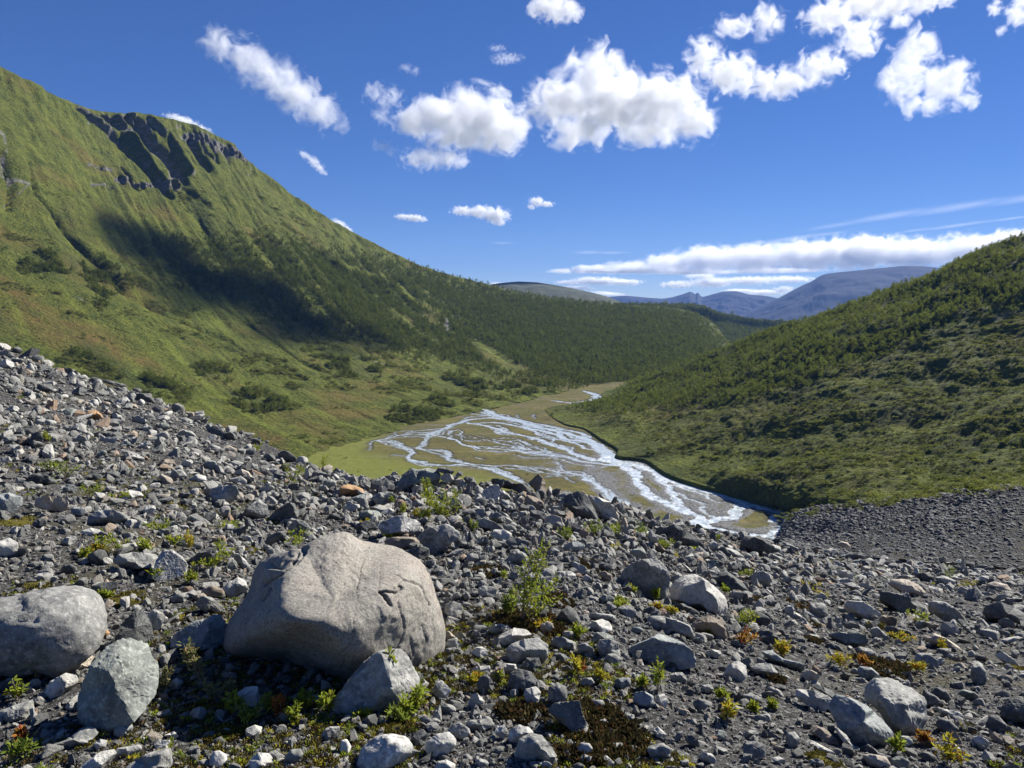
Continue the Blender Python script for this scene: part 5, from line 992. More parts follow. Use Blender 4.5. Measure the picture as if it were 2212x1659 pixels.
# ------------------------------------------------------------------ plants among the stones
LEAF = {k: mat_leaf('leaf_'+k, a, b, c, .15 if k in ('sedge', 'moss') else .45, False) for k, a, b, c in [('lime', (.17, .23, .028), (.32, .37, .045), (.46, .40, .05)), ('green', (.11, .16, .03), (.22, .27, .05), None), ('dry', (.16, .16, .08), (.30, .28, .15), (.30, .2, .1)), ('gold', (.36, .30, .03), (.50, .42, .04), (.5, .2, .03)), ('red', (.30, .06, .03), (.42, .22, .04), (.42, .04, .04)), ('sedge', (.045, .038, .017), (.10, .082, .034), (.15, .08, .035)), ('moss', (.085, .075, .02), (.20, .17, .035), None)]}
MSTEM = NT('willow_stem'); MSTEM = MSTEM.done(MSTEM.pbr((.20, .16, .12), .85))
def leaves(base, direc, size, g, w_=.36):
    """pointed oval folded leaves"""
    n = len(base); t = direc+g.randn(n, 3)*.35; t /= np.linalg.norm(t, axis=1, keepdims=True)
    s = np.cross(t, g.randn(n, 3)); s /= np.linalg.norm(s, axis=1, keepdims=True); u = np.cross(s, t)
    L = (size*g.uniform(.6, 1.2, n))[:, None]; W_ = L*w_*.5
    V = np.stack([base, base+t*L*.35+s*W_+u*L*.06, base+t*L*.72+s*W_*.75+u*L*.04, base+t*L-u*L*.08, base+t*L*.72-s*W_*.75+u*L*.04, base+t*L*.35-s*W_+u*L*.06, base+t*L*.5-u*L*.03], 1).reshape(-1, 3)
    k = np.arange(n)[:, None]*7
    f = np.concatenate([k+np.array([0, 1, 6, 6]), k+np.array([1, 2, 6, 6]), k+np.array([2, 3, 6, 6]), k+np.array([3, 4, 6, 6]), k+np.array([4, 5, 6, 6]), k+np.array([5, 0, 6, 6])])[:, :3]
    return V, f
def shrub(x, y, hpx, wpx, col, label, n_st=4, nl=70, leaf=.026, lean=0., name='willow_shrub', d=None):
    """x, y: foot in the photo grid; hpx, wpx height and width there"""
    foot, dd_ = hit(x, y)
    if d: foot = P(x, y, d); dd_ = d
    m = dd_/F; h, wd = hpx*m, wpx*m; g = np.random.RandomState(int(x*13+y*7))
    root = empty(name, foot); tag(root, label, 'plant' if name != 'willow_shrub' else 'shrub', 'plants growing between the stones')
    SV, SF, LB, LD = [], [], [], []; off = 0
    for i in range(n_st):
        tip = np.array([g.uniform(-.5, .5)*wd+lean*h, g.uniform(-.4, .4)*wd, h*g.uniform(.6, 1.0) if i else h])
        midp = tip*.5+np.array([g.randn()*.10*wd, g.randn()*.10*wd, .04*h])
        t = np.linspace(0, 1, 7)[:, None]; path = (1-t)**2*0+2*t*(1-t)*midp+t*t*tip; path[0, 2] = -.03
        path = path+g.randn(7, 3)*.02*h*np.sin(t*math.pi)
        tv, tf = tube(path, max(.0022, .012*h), .0012, 5); SV.append(tv); SF.append(tf+off); off += len(tv)
        k = max(3, int(nl*2.2)//n_st); s = g.uniform(.22 if n_st > 2 else .35, 1, k)**.8; ii = np.clip((s*6), 0, 5.99); a = np.floor(ii).astype(int); fr_ = (ii-a)[:, None]
        pp = path[a]*(1-fr_)+path[a+1]*fr_; tw_ = g.randn(k, 3)*np.array([1, 1, .55]); tw_[:, 2] += .35; tw_ /= np.linalg.norm(tw_, axis=1, keepdims=True)
        LB.append(pp+tw_*(g.rand(k)**1.5*.16*max(wd, .5*h))[:, None]); LD.append(tw_+np.array([0, 0, .35]))
    link('stem', mesh_from('stem', np.vstack(SV), np.vstack(SF), MSTEM), root)
    LB, LD = np.vstack(LB), np.vstack(LD); lf = max(leaf*1.12, 3.4*m)
    V, f = leaves(LB, LD, lf*np.ones(len(LB)), g)
    link('foliage', mesh_from('foliage', V, f, LEAF[col], True, dict(tint=np.repeat(g.rand(len(LB)), 7))), root)
    return root
def cp_(k, x, y): return crop(k, [(x, y)])[0]
S = lambda ck, x, y, h, w_, col, lb, **k: shrub(*cp_(ck, x, y), h/(CROP[ck][2]*1.8228), w_/(CROP[ck][2]*1.8228), col, lb, **k)
S('H', 1180, 730, 400, 420, 'lime', 'tall leafy willow with a bent stem growing on the crest heap', n_st=6, nl=330, lean=-.25)
S('H', 930, 520, 290, 150, 'lime', 'bright willow tuft in front of the crowning green-grey boulder', n_st=4, nl=130)
S('H', 880, 740, 170, 200, 'lime', 'low willow at the foot of the crest heap beside the white-flecked rock', n_st=5, nl=120); S('H', 780, 680, 100, 120, 'gold', 'yellowish willow sprig above the white-flecked rock', n_st=4, nl=60)
S('H', 1240, 745, 70, 180, 'lime', 'low spreading willow under the tall crest willow', n_st=5, nl=70)
S('H', 555, 560, 130, 70, 'lime', 'thin upright sapling left of the crest heap shrubs', n_st=2, nl=40); S('H', 640, 620, 110, 110, 'lime', 'short sapling right beside the thin upright one', n_st=3, nl=50)
S('H', 230, 770, 80, 90, 'gold', 'small yellow-green tuft on the dark rock behind the tan boulder', n_st=4, nl=40); S('H', 520, 890, 60, 200, 'lime', 'row of small leaves along the lower edge of the white-flecked rock', n_st=7, nl=80)
S('H', 1430, 830, 160, 80, 'green', 'dark green slim sapling between blocky rocks below the crest', n_st=3, nl=50)
S('c', 1160, 1075, 560, 190, 'lime', 'tallest willow in the middle, twisted bare stem with two leafy heads', n_st=3, nl=150, lean=.28)
S('c', 1200, 1060, 330, 330, 'lime', 'leafy willow branching right from the foot of the tallest willow', n_st=5, nl=150, lean=.2); S('c', 1080, 1040, 170, 160, 'green', 'low dark willow left of the tallest willow', n_st=5, nl=110)
S('c', 1290, 1120, 70, 110, 'gold', 'yellow leaved sprig in the heather under the tallest willow', n_st=4, nl=40); S('c', 1040, 800, 60, 60, 'lime', 'tiny sprig beside the middle heather patch', n_st=3, nl=24)
S('B', 1610, 1610, 460, 150, 'lime', 'slender sapling leaning over the wedge-shaped rock by the huge tan boulder', n_st=2, nl=110, lean=-.28); S('B', 1720, 1640, 150, 190, 'lime', 'bushy young willow right beside the wedge-shaped rock', n_st=6, nl=110)
S('d', 450, 860, 170, 200, 'lime', 'leafy willow in front of the right foot of the wedge-shaped rock', n_st=6, nl=120); S('d', 150, 880, 60, 110, 'lime', 'small rosette of leaves at the left foot of the wedge-shaped rock', n_st=4, nl=34); S('d', 370, 900, 90, 160, 'green', 'low green willow on the moss under the leaning sapling', n_st=5, nl=70)
S('b', 245, 1100, 190, 120, 'gold', 'yellow-leaved sapling in front of the round mottled boulder', n_st=3, nl=36); S('b', 800, 1340, 200, 70, 'lime', 'small bright sapling in front of the upright egg-shaped rock', n_st=2, nl=34); S('b', 110, 1230, 110, 120, 'lime', 'low yellow-green plant left of the yellow-leaved sapling', n_st=4, nl=34)
S('b', 1340, 1190, 330, 160, 'dry', 'dry grey willow with a leaning stem in the shadow of the tan boulder', n_st=3, nl=80, lean=-.28); S('b', 1020, 1210, 160, 140, 'dry', 'dry tufted willow at the right side of the upright egg-shaped rock', n_st=6, nl=100)
S('b', 1400, 1260, 150, 170, 'dry', 'pale dry sprigs right of the leaning dry willow', n_st=5, nl=60)
for x, y, h, w_, c_, lb in [(1490,1330,130,110,'lime','first green sprig in the row before the tan boulder, beside the split pale stone'), (1600,1390,150,170,'green','wide green sprig in the middle of the row before the tan boulder'), (1740,1320,140,110,'lime','tall green sprig among reddish leaves before the tan boulder'), (1780,1360,150,60,'red','red-leaved sprig in the row before the tan boulder'), (1850,1370,110,110,'lime','green sprig right of the red-leaved one'), (1940,1300,120,100,'lime','green sprig under the dark overhang of the tan boulder'), (2050,1310,140,140,'lime','rightmost green tuft in the row, next to the wedge-shaped rock')]:
    S('b', x, y, h, w_, c_, lb, n_st=5, nl=60)
for x, y, h, w_, c_, lb in [(740,280,110,200,'lime','wide pale green willow on the left scree behind the grey slab'), (960,290,90,120,'lime','yellow-green willow right of the wide one on the left scree'), (1220,290,120,90,'gold','golden willow tuft left of the black angular rock'), (1110,250,70,110,'lime','small willow between two larger ones on the left scree'), (1330,385,60,160,'lime','low leaves in front of the black angular rock'), (1440,370,170,130,'lime','willow with a bare twig behind the tan boulder on its left'), (1850,240,70,220,'lime','low willow right behind the top edge of the tan boulder'), (640,300,50,110,'gold','small golden tuft left of the wide pale green willow'), (1230,480,60,70,'lime','lone sprig between stones left of the tan boulder'), (680,590,50,60,'lime','tiny bright sprig at the moss cushion'), (540,330,50,60,'lime','tiny sprig left of the long grey slab'), (150,1600,90,180,'green','leafy plant in the bottom left corner'), (130,1520,80,60,'red','crimson sprig in the bottom left corner'), (980,460,60,110,'lime','low leaves at the foot of the white pyramid-shaped rock'), (1000,150,50,160,'lime','faint willow line on the scree behind the pale slabs')]:
    S('b', x, y, h, w_, c_, lb, n_st=5, nl=60)
for x, y, h, w_, c_, lb in [(440,960,100,150,'lime','bright green cushion-like willow on the upper left scree'), (330,920,50,130,'green','duller willow left of the bright cushion-like one'), (580,1090,80,150,'lime','thin willow below the cushion-like one on the left scree'), (1900,1040,170,110,'lime','pale sapling on the scree below the dark skyline slab'), (1960,960,80,80,'lime','small sapling just under the left skyline'), (1670,790,50,80,'lime','small tuft right on the left scree skyline'), (300,730,60,60,'lime','small tuft beside the dark block high on the left scree'), (780,1110,40,150,'lime','low leaves around the pale flat rock on the left scree'), (1490,1300,50,140,'lime','low willow near the grey blocks above the tan boulder'), (2100,880,120,50,'lime','thin tall sapling against the meadow at the skyline')]:
    S('a', x, y, h, w_, c_, lb, n_st=4, nl=60)
for x, y, h, w_, c_, lb in [(590,480,140,220,'lime','bushy green willow at the foot of the split boulder'), (400,480,150,160,'green','dark willow under the split boulder, left of the bushy one'), (850,490,110,220,'green','wide dark willow left of the boulder above the river'), (1050,590,90,150,'lime','bright willow at the foot of the boulder above the river'), (200,520,120,190,'green','grey-green willow left of the split boulder'), (620,610,60,160,'gold','yellowing low plant before the split boulder'), (740,980,80,90,'lime','small bright sprig at the foot of the two-faced boulder'), (950,1040,110,70,'lime','upright sprig below the two-faced boulder'), (980,1140,90,110,'gold','yellow rosette below the two-faced boulder'), (1090,1150,50,90,'gold','low yellow tuft left of the bright-topped boulder'), (1730,1270,150,220,'lime','large low willow right of the rounded brown rock'), (1700,1410,120,210,'red','orange and red leaved low plant right of the rounded brown rock'), (2050,1530,140,110,'gold','yellow-green upright plant right of the red-leaved plant'), (650,1080,50,190,'lime','low leaves in front of the two-faced boulder on its left'), (1420,1330,50,50,'lime','tiny sprig under the rounded brown rock'), (1560,970,70,60,'lime','sprig at the foot of the dark striped rock'), (1310,620,60,130,'lime','low willow below the boulder above the river'), (1480,510,50,70,'lime','sprig on the gravel by the river edge'), (1120,660,40,140,'gold','yellow carpet plant behind the two-faced boulder'), (240,1350,80,160,'lime','low willow at the left of the square grey block')]:
    S('R', x, y, h, w_, c_, lb, n_st=5, nl=80)
for x, y, h, w_, c_, lb in [(1540,610,130,110,'gold','yellow plant with red tips left of the blue-green slab'), (1545,580,80,30,'red','red spike inside the yellow plant by the blue-green slab'), (1670,640,70,80,'gold','low yellow-green plant right of the red-tipped one'), (2050,720,240,100,'lime','upright sapling in front of the blue-green slab'), (1930,680,80,70,'lime','small sprig left of the upright sapling'), (1015,640,70,40,'lime','single sprig between dark stones in the bottom middle'), (870,640,40,110,'gold','small yellow leaves beside the pale stones in the bottom middle')]:
    S('d', x, y, h, w_, c_, lb, n_st=3, nl=50)
for x, y, h, w_, c_, lb in [(280,1380,150,150,'gold','yellow-green plant in the gravel left of the bottom right pair'), (240,1230,60,110,'lime','small bright plant above the yellow-green gravel plant'), (450,1310,50,60,'lime','tiny green sprig on a stone at the bottom right'), (640,950,100,80,'gold','yellow-green climber over a dark stone'), (1700,470,90,160,'green','bush beside the small stream on the right'), (1500,750,70,190,'lime','low green leaves behind the grey rock on the right'), (1400,860,50,110,'gold','yellow tuft below the brown block on the right'), (1240,780,40,100,'moss','yellow moss cushion against the brown block'), (1010,1020,80,160,'gold','yellow plant at the left of the brown heather patch'), (1130,1010,50,120,'red','orange sprigs in the heather on the right'), (1500,1050,50,90,'gold','golden sprigs right of the heather patch'), (1690,1640,140,150,'gold','tawny tall plant at the bottom right edge'), (1540,1510,70,60,'red','orange-red seedling under the bottom right pair'), (1360,1570,90,70,'lime','sprig in front of the bottom right pair'), (1650,920,70,40,'gold','yellow seedling on the right gravel'), (1830,510,40,110,'gold','yellow moss tuft below the small stream'), (570,1290,50,40,'lime','green seedling left of the bottom right pair'), (400,450,60,90,'lime','low willow near the dark striped rock'), (900,580,40,130,'gold','yellow low leaves on the right gravel slope'), (800,510,40,120,'gold','second band of yellow leaves on the right gravel slope')]:
    S('e', x, y, h, w_, c_, lb, n_st=4, nl=56)
# ------------------------------------------------------------------ heather and moss mats
def mat_patch(ck, x, y, w_, h, col, label, n=1500, tall=.028, name='heather_mat'):
    c = cp_(ck, x, y); k = CROP[ck][2]*1.8228; foot, d = hit(c[0], c[1]+h/k*.5); m = d/F; g = np.random.RandomState(int(x+y*3)); n = int(n*.62)
    rx = w_/k*m*.5; far, _ = hit(c[0], c[1]-h/k*.5); ry = min(max(.06, np.hypot(*(far-foot)[:2])*.5), rx*1.6)
    c0, _ = hit(c[0], c[1]); 
    r = np.sqrt(g.rand(n)); th = g.uniform(0, 6.28, n); wob_ = 1+.35*fbm(p3(np.cos(th)*1.6, np.sin(th)*1.6, x), 3, 5)
    px, py = c0[0]+np.cos(th)*r*rx*wob_, c0[1]+np.sin(th)*r*ry*wob_
    pz = moraine_z(px, py)+.05*rx*(1-r*r)+.012*fbm(p3(px/.05, py/.05, 0), 2, 9)
    dr = np.stack([g.randn(n)*.6, g.randn(n)*.6, np.ones(n)], -1)
    lt = max(tall, 2.4*m); V, f = leaves(np.stack([px, py, pz], -1)-c0, dr, lt*g.uniform(.6, 1.3, n), g, .5)
    # cushion under the sprigs
    nr, na = 9, 36; R2, T2 = np.meshgrid(np.linspace(0, 1, nr), np.linspace(0, 2*math.pi, na, endpoint=False), indexing='ij'); wb_ = 1+.35*fbm(p3(np.cos(T2)*1.6, np.sin(T2)*1.6, x), 3, 5)
    qx, qy = c0[0]+np.cos(T2)*R2*rx*wb_, c0[1]+np.sin(T2)*R2*ry*wb_
    qz = moraine_z(qx.ravel(), qy.ravel()).reshape(qx.shape)+.05*rx*(1-R2**2)-.03*R2**3+.01
    U = p3(qx, qy, qz).reshape(-1, 3)-c0; i = np.arange(nr*na).reshape(nr, na); j = np.roll(i, -1, 1)
    fq = np.concatenate([np.stack([i[:-1], i[1:], j[1:]], -1).reshape(-1, 3), np.stack([i[:-1], j[1:], j[:-1]], -1).reshape(-1, 3)])
    V2 = np.vstack([V, U]); f2 = np.vstack([f, fq+len(V)])
    o = link(name, mesh_from(name, V2, f2, LEAF[col], True, dict(tint=np.concatenate([np.repeat(g.rand(n), 7), np.zeros(len(U))])))); o.location = c0
    tag(o, label, 'heather' if name == 'heather_mat' else 'moss', 'heather and moss mats')
for a in [('d',1720,960,620,360,'sedge','large brown heather mat around the sunken dark rock, bottom right of centre',5200), ('d',1160,840,330,130,'sedge','heather mat left of the sunken dark rock',2000), ('d',1560,1130,320,120,'sedge','heather mat at the very bottom, right of centre',1800), ('d',1180,240,480,130,'sedge','heather mat at the foot of the tallest willow',2600), ('d',1400,110,230,90,'sedge','heather patch right behind the tallest willow',1300), ('d',1380,300,160,70,'sedge','small heather patch right of the pale rocks in the middle',800),
   ('c',950,740,230,110,'sedge','dark heather patch in the gravel behind the huge tan boulder',1400), ('c',1600,700,220,60,'sedge','thin brown heather strip left of the two-faced boulder',900), ('e',1280,1010,300,90,'sedge','brown heather mat in the middle of the right gravel',1700), ('e',760,625,220,70,'sedge','heather strip on the right gravel behind the pale slab',1000), ('e',440,570,190,60,'sedge','heather strip behind the bright-topped boulder',900), ('e',860,760,130,60,'sedge','small heather patch in front of the pale flat slab',700), ('e',820,850,120,60,'sedge','heather patch left of the dark green slab',600), ('e',600,1100,110,50,'sedge','tiny heather patch among grey blocks at the right',500), ('e',1270,430,220,40,'sedge','thin heather line near the small stream',800),
   ('R',60,1290,190,130,'sedge','heather patch at the left of the greenish rocks',1000), ('R',480,460,10,10,'sedge','speck of heather at the split boulder',40)]:
    mat_patch(*a[:7], n=a[7])
for a in [('b',800,590,230,110,'moss','yellow-green moss cushion behind the dark wedge rock',1800), ('b',230,500,180,50,'moss','moss strip above the round mottled boulder',900), ('b',1400,1455,260,110,'moss','brownish moss mound in front of the dry willow',1900), ('b',600,1410,150,60,'moss','moss tuft at the base of the upright egg-shaped rock',800), ('b',120,90,260,90,'moss','mossy ground at the left edge on the scree',1400), ('b',1330,1280,210,80,'moss','golden moss beside the dry willow',1200), ('d',340,940,330,90,'moss','moss mat under the leaning sapling',2000), ('e',900,1620,260,70,'moss','bright yellow moss mat at the bottom edge, right of centre',2000), ('b',1620,270,160,60,'moss','moss patch behind the tan boulder top',800), ('b',1760,90,150,40,'moss','moss patch beside the grey blocks on the left scree',700), ('a',640,975,160,30,'moss','thin moss line by the dark round stone on the left scree',600), ('b',560,1520,10,10,'moss','speck of moss at the bottom left',40), ('e',2120,1020,110,40,'moss','moss patch at the right edge',600)]:
    mat_patch(*a[:7], n=a[7], tall=.014, name='moss_mat')
# ------------------------------------------------------------------ scattered low ground cover
g = np.random.RandomState(314)
tp = []
for i in range(3):
    b = g.randn(26, 3)*np.array([.5, .5, .02]); b[:, 2] = 0; V, f = leaves(b, np.stack([b[:, 0], b[:, 1], np.ones(26)*.9], -1), np.full(26, .75), g, .4)
    tp.append(mesh_from('tuft_shape_%d' % i, V, f, LEAF[['sedge', 'moss', 'green'][i]], True, dict(tint=np.repeat(g.rand(26), 7))))
for i, c_ in enumerate(['lime', 'gold']):
    b = g.randn(20, 3)*np.array([.5, .5, .02]); b[:, 2] = 0; V, f = leaves(b, np.stack([b[:, 0], b[:, 1], np.ones(20)*.9], -1), np.full(20, .8), g, .4)
    tp.append(mesh_from('tuft_shape_%d' % (i+3), V, f, LEAF[c_], True, dict(tint=np.repeat(g.rand(20), 7))))
a = g.uniform(-.78, .70, 26000); rd, _ = rim_at(a); d = np.exp(g.uniform(math.log(1.9), np.log(rd))); x, y = np.sin(a)*d, np.cos(a)*d
k = fbm(p3(x/1.3, y/1.3, 4), 4, 402)+.15*sstep(6, 2.5, d); ok = k > .285; x, y, d = x[ok], y[ok], d[ok]; n = len(x); print('ground cover tufts', n)
s = np.maximum(.014, 2.6*d/F)*g.uniform(.7, 1.6, n)
tag(scatter('ground_cover', np.stack([x, y, moraine_z(x, y)+s*.25], -1), np.repeat(s[:, None], 3, 1), np.stack([g.randn(n)*.2, g.randn(n)*.2, g.uniform(0, 6.28, n)], -1), g.choice(5, n, p=[.42, .30, .12, .09, .07]), tp), 'low heather, moss and seedlings growing in patches between the stones', 'ground cover')
# ------------------------------------------------------------------ clouds: real bodies of vapour high above the valley
def cloud(label, blobs, d, dens=.02, rot=0., amp=1.1, nsc=1.0, stretch=1.0, thick=.6, edge=1.0, detail=6, bias=0.):
    """blobs (x, y, rx, ry) on the photo grid; d distance in metres; rot turns the whole cloud in the picture plane"""
    B = np.array(blobs, float); c0 = np.array([(B[:, 0]-B[:, 2]).min()+(B[:, 0]+B[:, 2]).max(), (B[:, 1]-B[:, 3]).min()+(B[:, 1]+B[:, 3]).max()])/2
    k = ray(*c0); k /= np.linalg.norm(k); dist = d/math.hypot(k[0], k[1]); right = np.cross(k, [0, 0, 1]); right /= np.linalg.norm(right); upv = np.cross(right, k)
    m = dist*(k[1]*cp-k[2]*sp)/F; ca, sa = math.cos(rot), math.sin(rot)
    ax = right*ca+upv*sa; ay = -right*sa+upv*ca
    off = (B[:, :2]-c0)*[1, -1]*m; u, v = off[:, 0]*ca+off[:, 1]*sa, -off[:, 0]*sa+off[:, 1]*ca
    if rot: pass
    rx, ry = B[:, 2]*m, B[:, 3]*m; rz = thick*np.sqrt(rx*ry)
    unit = float(np.median(ry)); th = np.linspace(-math.pi, math.pi, 181); R = np.zeros(181)
    V, fc = ico(4); phi = np.arctan2(V[:, 1], V[:, 0])
    for a, b, p_, q_ in zip(u, v, rx*1.22, ry*1.28):      # outline of the union of the blobs seen from its middle
        n_ = 48; t = np.linspace(0, 2*math.pi, n_); ex, ey = a+p_*np.cos(t), b+q_*np.sin(t)
        for s in (np.linspace(0, 1, 12)):
            an = np.arctan2(ey*s+b*(1-s), ex*s+a*(1-s)); rr = np.hypot(ex*s+a*(1-s), ey*s+b*(1-s))
            ii = np.round((an+math.pi)/(2*math.pi)*180).astype(int) % 181; np.maximum.at(R, ii, rr)
    for _ in range(40):
        z_ = R <= 0
        if not z_.any(): break
        R = np.where(z_, np.maximum(np.roll(R, 1), np.roll(R, -1)), R)
    R = np.maximum.reduce([R, np.roll(R, 1), np.roll(R, -1)])
    rad = np.interp(phi, th, R); cz = np.sqrt(V[:, 0]**2+V[:, 1]**2); Z = float(rz.max())*1.2
    prof_ = np.minimum(1, cz*1.35)
    L = np.stack([rad*np.cos(phi)*prof_, rad*np.sin(phi)*prof_, V[:, 2]*Z*1.15], -1)
    nt_ = NT('cloud_vapour'); p0 = nt_.tc('Object'); val = None
    # soft turbulent displacement of the lookup point, then distance to the nearest lobe
    for a, b, p_, q_, r_ in zip(u, v, rx, ry, rz):
        s_ = nt_.n('ShaderNodeVectorMath', operation='SUBTRACT'); nt_.set(s_.inputs[0], p0); s_.inputs[1].default_value = (a, b, 0)
        dv = nt_.n('ShaderNodeVectorMath', operation='DIVIDE'); nt_.set(dv.inputs[0], s_.outputs[0]); dv.inputs[1].default_value = (p_, q_, r_)
        ln = nt_.n('ShaderNodeVectorMath', operation='LENGTH'); nt_.set(ln.inputs[0], dv.outputs[0])
        f_ = nt_.math('SUBTRACT', 1.0, ln.outputs['Value'])
        if val is None: val = f_
        else:
            sm = nt_.t.nodes.new('ShaderNodeMath'); sm.operation = 'SMOOTH_MAX'; nt_.set(sm.inputs[0], val); nt_.set(sm.inputs[1], f_); sm.inputs[2].default_value = .25; val = sm.outputs[0]
    nz = nt_.noise(nt_.mapping(p0, (1/stretch, 1, 1)), 1.25*nsc/unit, detail, .66, .6)
    e = nt_.math('ADD', nt_.math('ADD', val, bias-.06), nt_.math('MULTIPLY', nt_.math('SUBTRACT', nz, .5), amp*3.5))
    dn = nt_.math('MULTIPLY', nt_.rng(e, .02, edge, 0, 1), dens*55/unit)
    pv = nt_.n('ShaderNodeVolumePrincipled'); pv.inputs['Color'].default_value = (.955, .957, .96, 1); pv.inputs['Anisotropy'].default_value = .25; nt_.set(pv.inputs['Density'], dn)
    o = link('cloud', mesh_from('cloud', L, fc, nt_.done(vol=pv.outputs[0]), True))
    M_ = np.eye(4); M_[:3, 0], M_[:3, 1], M_[:3, 2], M_[:3, 3] = ax, ay, -k, np.array([0, 0, CZ])+k*dist
    from mathutils import Matrix
    o.matrix_world = Matrix(M_.tolist()); tag(o, label, 'cloud', 'clouds in the sky')
    return o
cloud('slanting ragged cloud above the left mountain brow', [(487,112,46,34),(555,150,78,46),(630,190,92,50),(690,228,62,40),(600,182,86,34)], 4200, .030, R_(-33), .95)
cloud('plump cloud with a grey belly in the middle of the sky', [(950,262,90,56),(1030,252,105,66),(1085,282,62,52),(895,265,55,36),(1000,290,110,40)], 4600, .09, 0, .80)
cloud('ragged scrap of cloud hanging below the plump middle cloud', [(915,345,50,26),(960,340,52,24),(990,350,26,14)], 4600, .03, 0, 1.0)
cloud('torn wisp of cloud left of the plump middle cloud', [(812,205,30,26),(840,215,34,28),(826,250,22,22),(825,312,26,14),(845,320,18,14)], 4500, .012, 0, 1.2)
cloud('largest white cloud right of the middle, spreading down to the right', [(1285,150,70,52),(1220,215,92,58),(1330,225,150,78),(1420,225,110,66),(1490,262,62,52),(1250,275,78,40),(1400,280,90,34)], 3800, .085, 0, .85)
cloud('small white cloud at the top edge near the centre', [(1170,18,34,26),(1205,18,46,34),(1240,26,20,22)], 3000, .05, 0, .9)
cloud('lacy U-shaped cloud in the upper right', [(1525,110,41,49),(1585,148,72,44),(1680,172,90,34),(1770,150,57,34),(1840,110,52,29),(1590,50,48,24),(1655,48,41,35)], 3300, .055, 0, .98)
cloud('long white cloud along the top edge at the right', [(1800,22,65,35),(1900,8,103,37),(1990,10,58,32),(1860,52,52,27),(1940,50,26,17)], 3000, .06, 0, .85)
cloud('bright lumpy cloud standing high over the right hillside', [(1980,105,50,44),(1960,168,53,52),(2035,180,57,52),(2080,222,31,20),(2000,220,53,29)], 3300, .06, 0, .92)
cloud('cloud fragment cut by the right edge of the sky', [(2198,30,26,32),(2170,58,14,14),(2205,10,26,26)], 3200, .045, 0, .9)
cloud('tiny puff left of the fragment at the right edge', [(2148,20,16,18),(2152,8,12,12)], 3200, .03, 0, .9)
cloud('small flat cloud low over the far valley, left one', [(872,469,22,7),(893,471,26,9),(912,474,12,6)], 9000, .05, 0, .8)
cloud('small bumpy cloud low over the far valley, middle one', [(1000,456,28,11),(1040,458,36,16),(1072,465,30,20),(1078,478,16,12)], 9000, .07, 0, .75)
cloud('smallest low cloud over the far valley, right one', [(1160,436,18,12),(1180,441,18,7),(1148,446,10,6)], 9000, .05, 0, .8)
cloud('faint small wisp above the plump middle cloud', [(878,148,16,12),(896,152,12,12)], 4300, .006, 0, 1.1)
cloud('faint streak of cloud between the plump and the largest cloud', [(1045,180,30,9),(1075,190,26,10)], 4300, .007, R_(-16), 1.1, stretch=2)
cloud('thin scrap of cloud above the largest cloud on its left', [(1075,105,22,8),(1095,125,36,12),(1085,132,24,8)], 3900, .006, 0, 1.1)
cloud('slim wisp over the slope of the left mountain', [(660,338,18,9),(680,352,26,12),(690,364,20,8)], 5200, .02, R_(-38), 1.0, stretch=1.5)
cloud('white cap of cloud peeping over the left mountain brow', [(395,262,40,12),(430,275,26,9)], 5600, .04, R_(-12), .7)
cloud('pale sliver of cloud behind the left mountain ridge', [(735,484,22,9),(750,494,16,6)], 7000, .04, R_(-25), .7)
cloud('long white bank of cloud lying over the blue mountains', [(1190,580,40,7),(1270,576,70,12),(1370,572,80,18),(1450,565,80,26),(1540,556,90,32),(1640,556,90,34),(1740,552,100,36),(1850,548,110,40),(1950,552,100,34),(2050,546,80,34),(2140,530,80,26),(2220,524,60,22)], 15000, .12, 0, .62, thick=1.0)
cloud('narrow grey-bottomed layer under the long cloud bank', [(1340,585,120,5),(1500,588,130,6),(1660,586,120,6)], 15200, .06, 0, .5, stretch=3)
cloud('low flat cloud over the rocky hill', [(1230,610,40,6),(1290,607,60,11),(1345,610,46,8)], 15500, .08, 0, .7)
cloud('flat cloud strip touching the shoulder of the blue mountain', [(1470,614,50,9),(1540,610,60,12),(1620,606,70,10),(1700,604,60,8)], 15500, .08, 0, .7)
cloud('small flat puff above the strip by the blue mountain', [(1500,597,24,5),(1520,596,26,6)], 15500, .06, 0, .7)
cloud('little cloud caught between the blue peaks', [(1600,628,40,5),(1650,632,50,7),(1690,625,24,7)], 15500, .08, 0, .7)
cloud('white cloud edge showing behind the rocky hill', [(1080,614,30,5),(1250,622,40,5),(1310,634,46,5)], 15500, .07, R_(-4), .7)
cloud('long feathery high streak rising to the right edge', [(1820,478,90,7),(1930,462,120,10),(2060,450,130,11),(2190,438,110,10)], 22000, .0006, R_(7.5), .7, stretch=6, thick=3, edge=1.6)
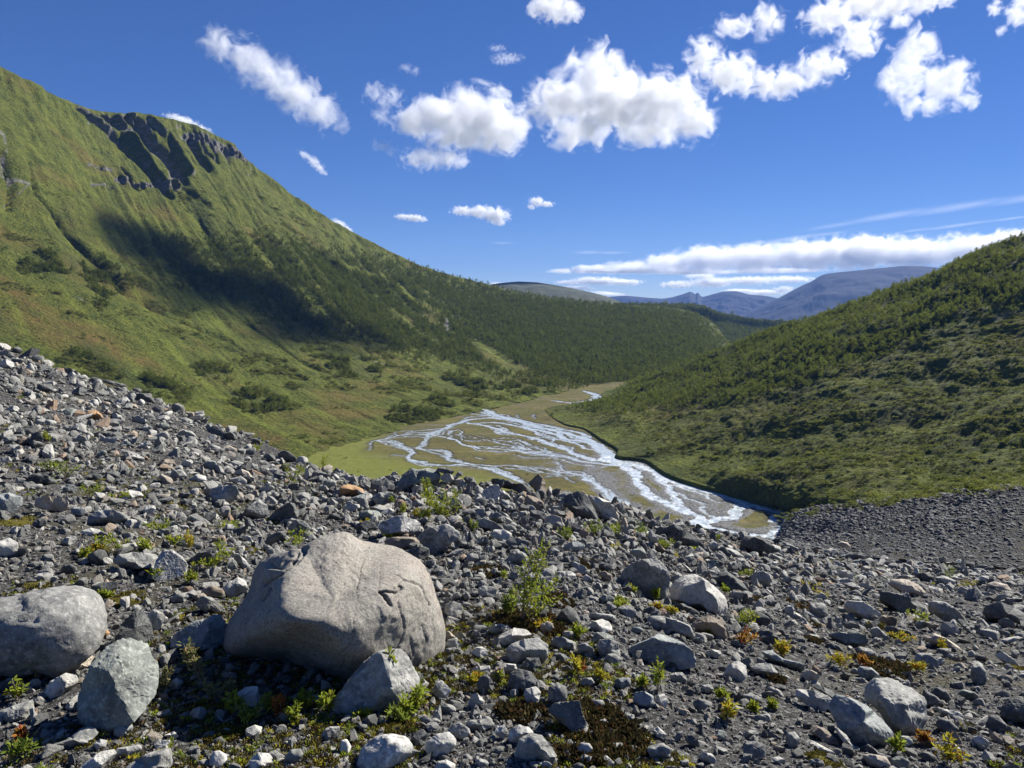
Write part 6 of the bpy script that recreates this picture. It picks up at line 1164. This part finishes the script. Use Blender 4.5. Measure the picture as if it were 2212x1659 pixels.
cloud('second thin streak below the long feathery one', [(1990,493,50,4),(2070,486,90,5),(2170,476,70,4)], 22000, .0005, R_(6.5), .7, stretch=6, thick=3, edge=1.6)
cloud('broad faint streak just above the cloud bank', [(1620,525,70,5),(1710,516,90,7),(1780,508,60,4)], 22000, .0006, R_(7), .7, stretch=6, thick=3, edge=1.6)
cloud('short flat veil above the left end of the cloud bank', [(1270,545,44,5),(1320,546,50,4)], 22000, .0008, 0, .6, stretch=5, thick=3, edge=1.6)
cloud('faint flat veil over the middle of the valley', [(1085,525,34,4)], 22000, .0006, 0, .6, stretch=5, thick=3, edge=1.6)
# a cloud out of the picture overhead to the right: its shadow lies on the mountain slope
S0 = MT['G'].reshape(-1, 3)[np.argmin(np.hypot(*(MT['q'].reshape(-1, 2)-[500, 635]).T)+1e4*(MT['face'].reshape(-1) < .9))]
t_ = (1150-S0[2])/SUND[2]; cpos = S0+SUND*t_; print('shadow cloud at', cpos, 'photo', proj(cpos))
cq = proj(cpos); dc = math.hypot(cpos[0], cpos[1]); pxm = F/dc
cloud('cloud beyond the upper right of the photo that shades the mountain slope', [(cq[0]-120*pxm, cq[1]-60*pxm, 110*pxm, 80*pxm), (cq[0], cq[1], 130*pxm, 100*pxm), (cq[0]+110*pxm, cq[1]+50*pxm, 90*pxm, 80*pxm)], dc, .09, R_(-28), .8, thick=1.0, edge=1.6)
# ------------------------------------------------------------------ the blue air
hz = NT('haze_air')
pv = hz.n('ShaderNodeVolumePrincipled'); pv.inputs['Color'].default_value = (.16, .345, .86, 1); pv.inputs['Density'].default_value = 4.4e-5; pv.inputs['Anisotropy'].default_value = 0
HM = hz.done(vol=pv.outputs[0])
x0, x1, y0, y1, z0, z1 = -9000, 9000, -600, 12600, -300, 560
hv = [(x, y, z) for x in (x0, x1) for y in (y0, y1) for z in (z0, z1)]
ho = link('haze', mesh_from('haze', hv, [(0, 1, 3, 2), (4, 6, 7, 5), (0, 4, 5, 1), (2, 3, 7, 6), (0, 2, 6, 4), (1, 5, 7, 3)], HM, False)); ho['kind'] = 'stuff'
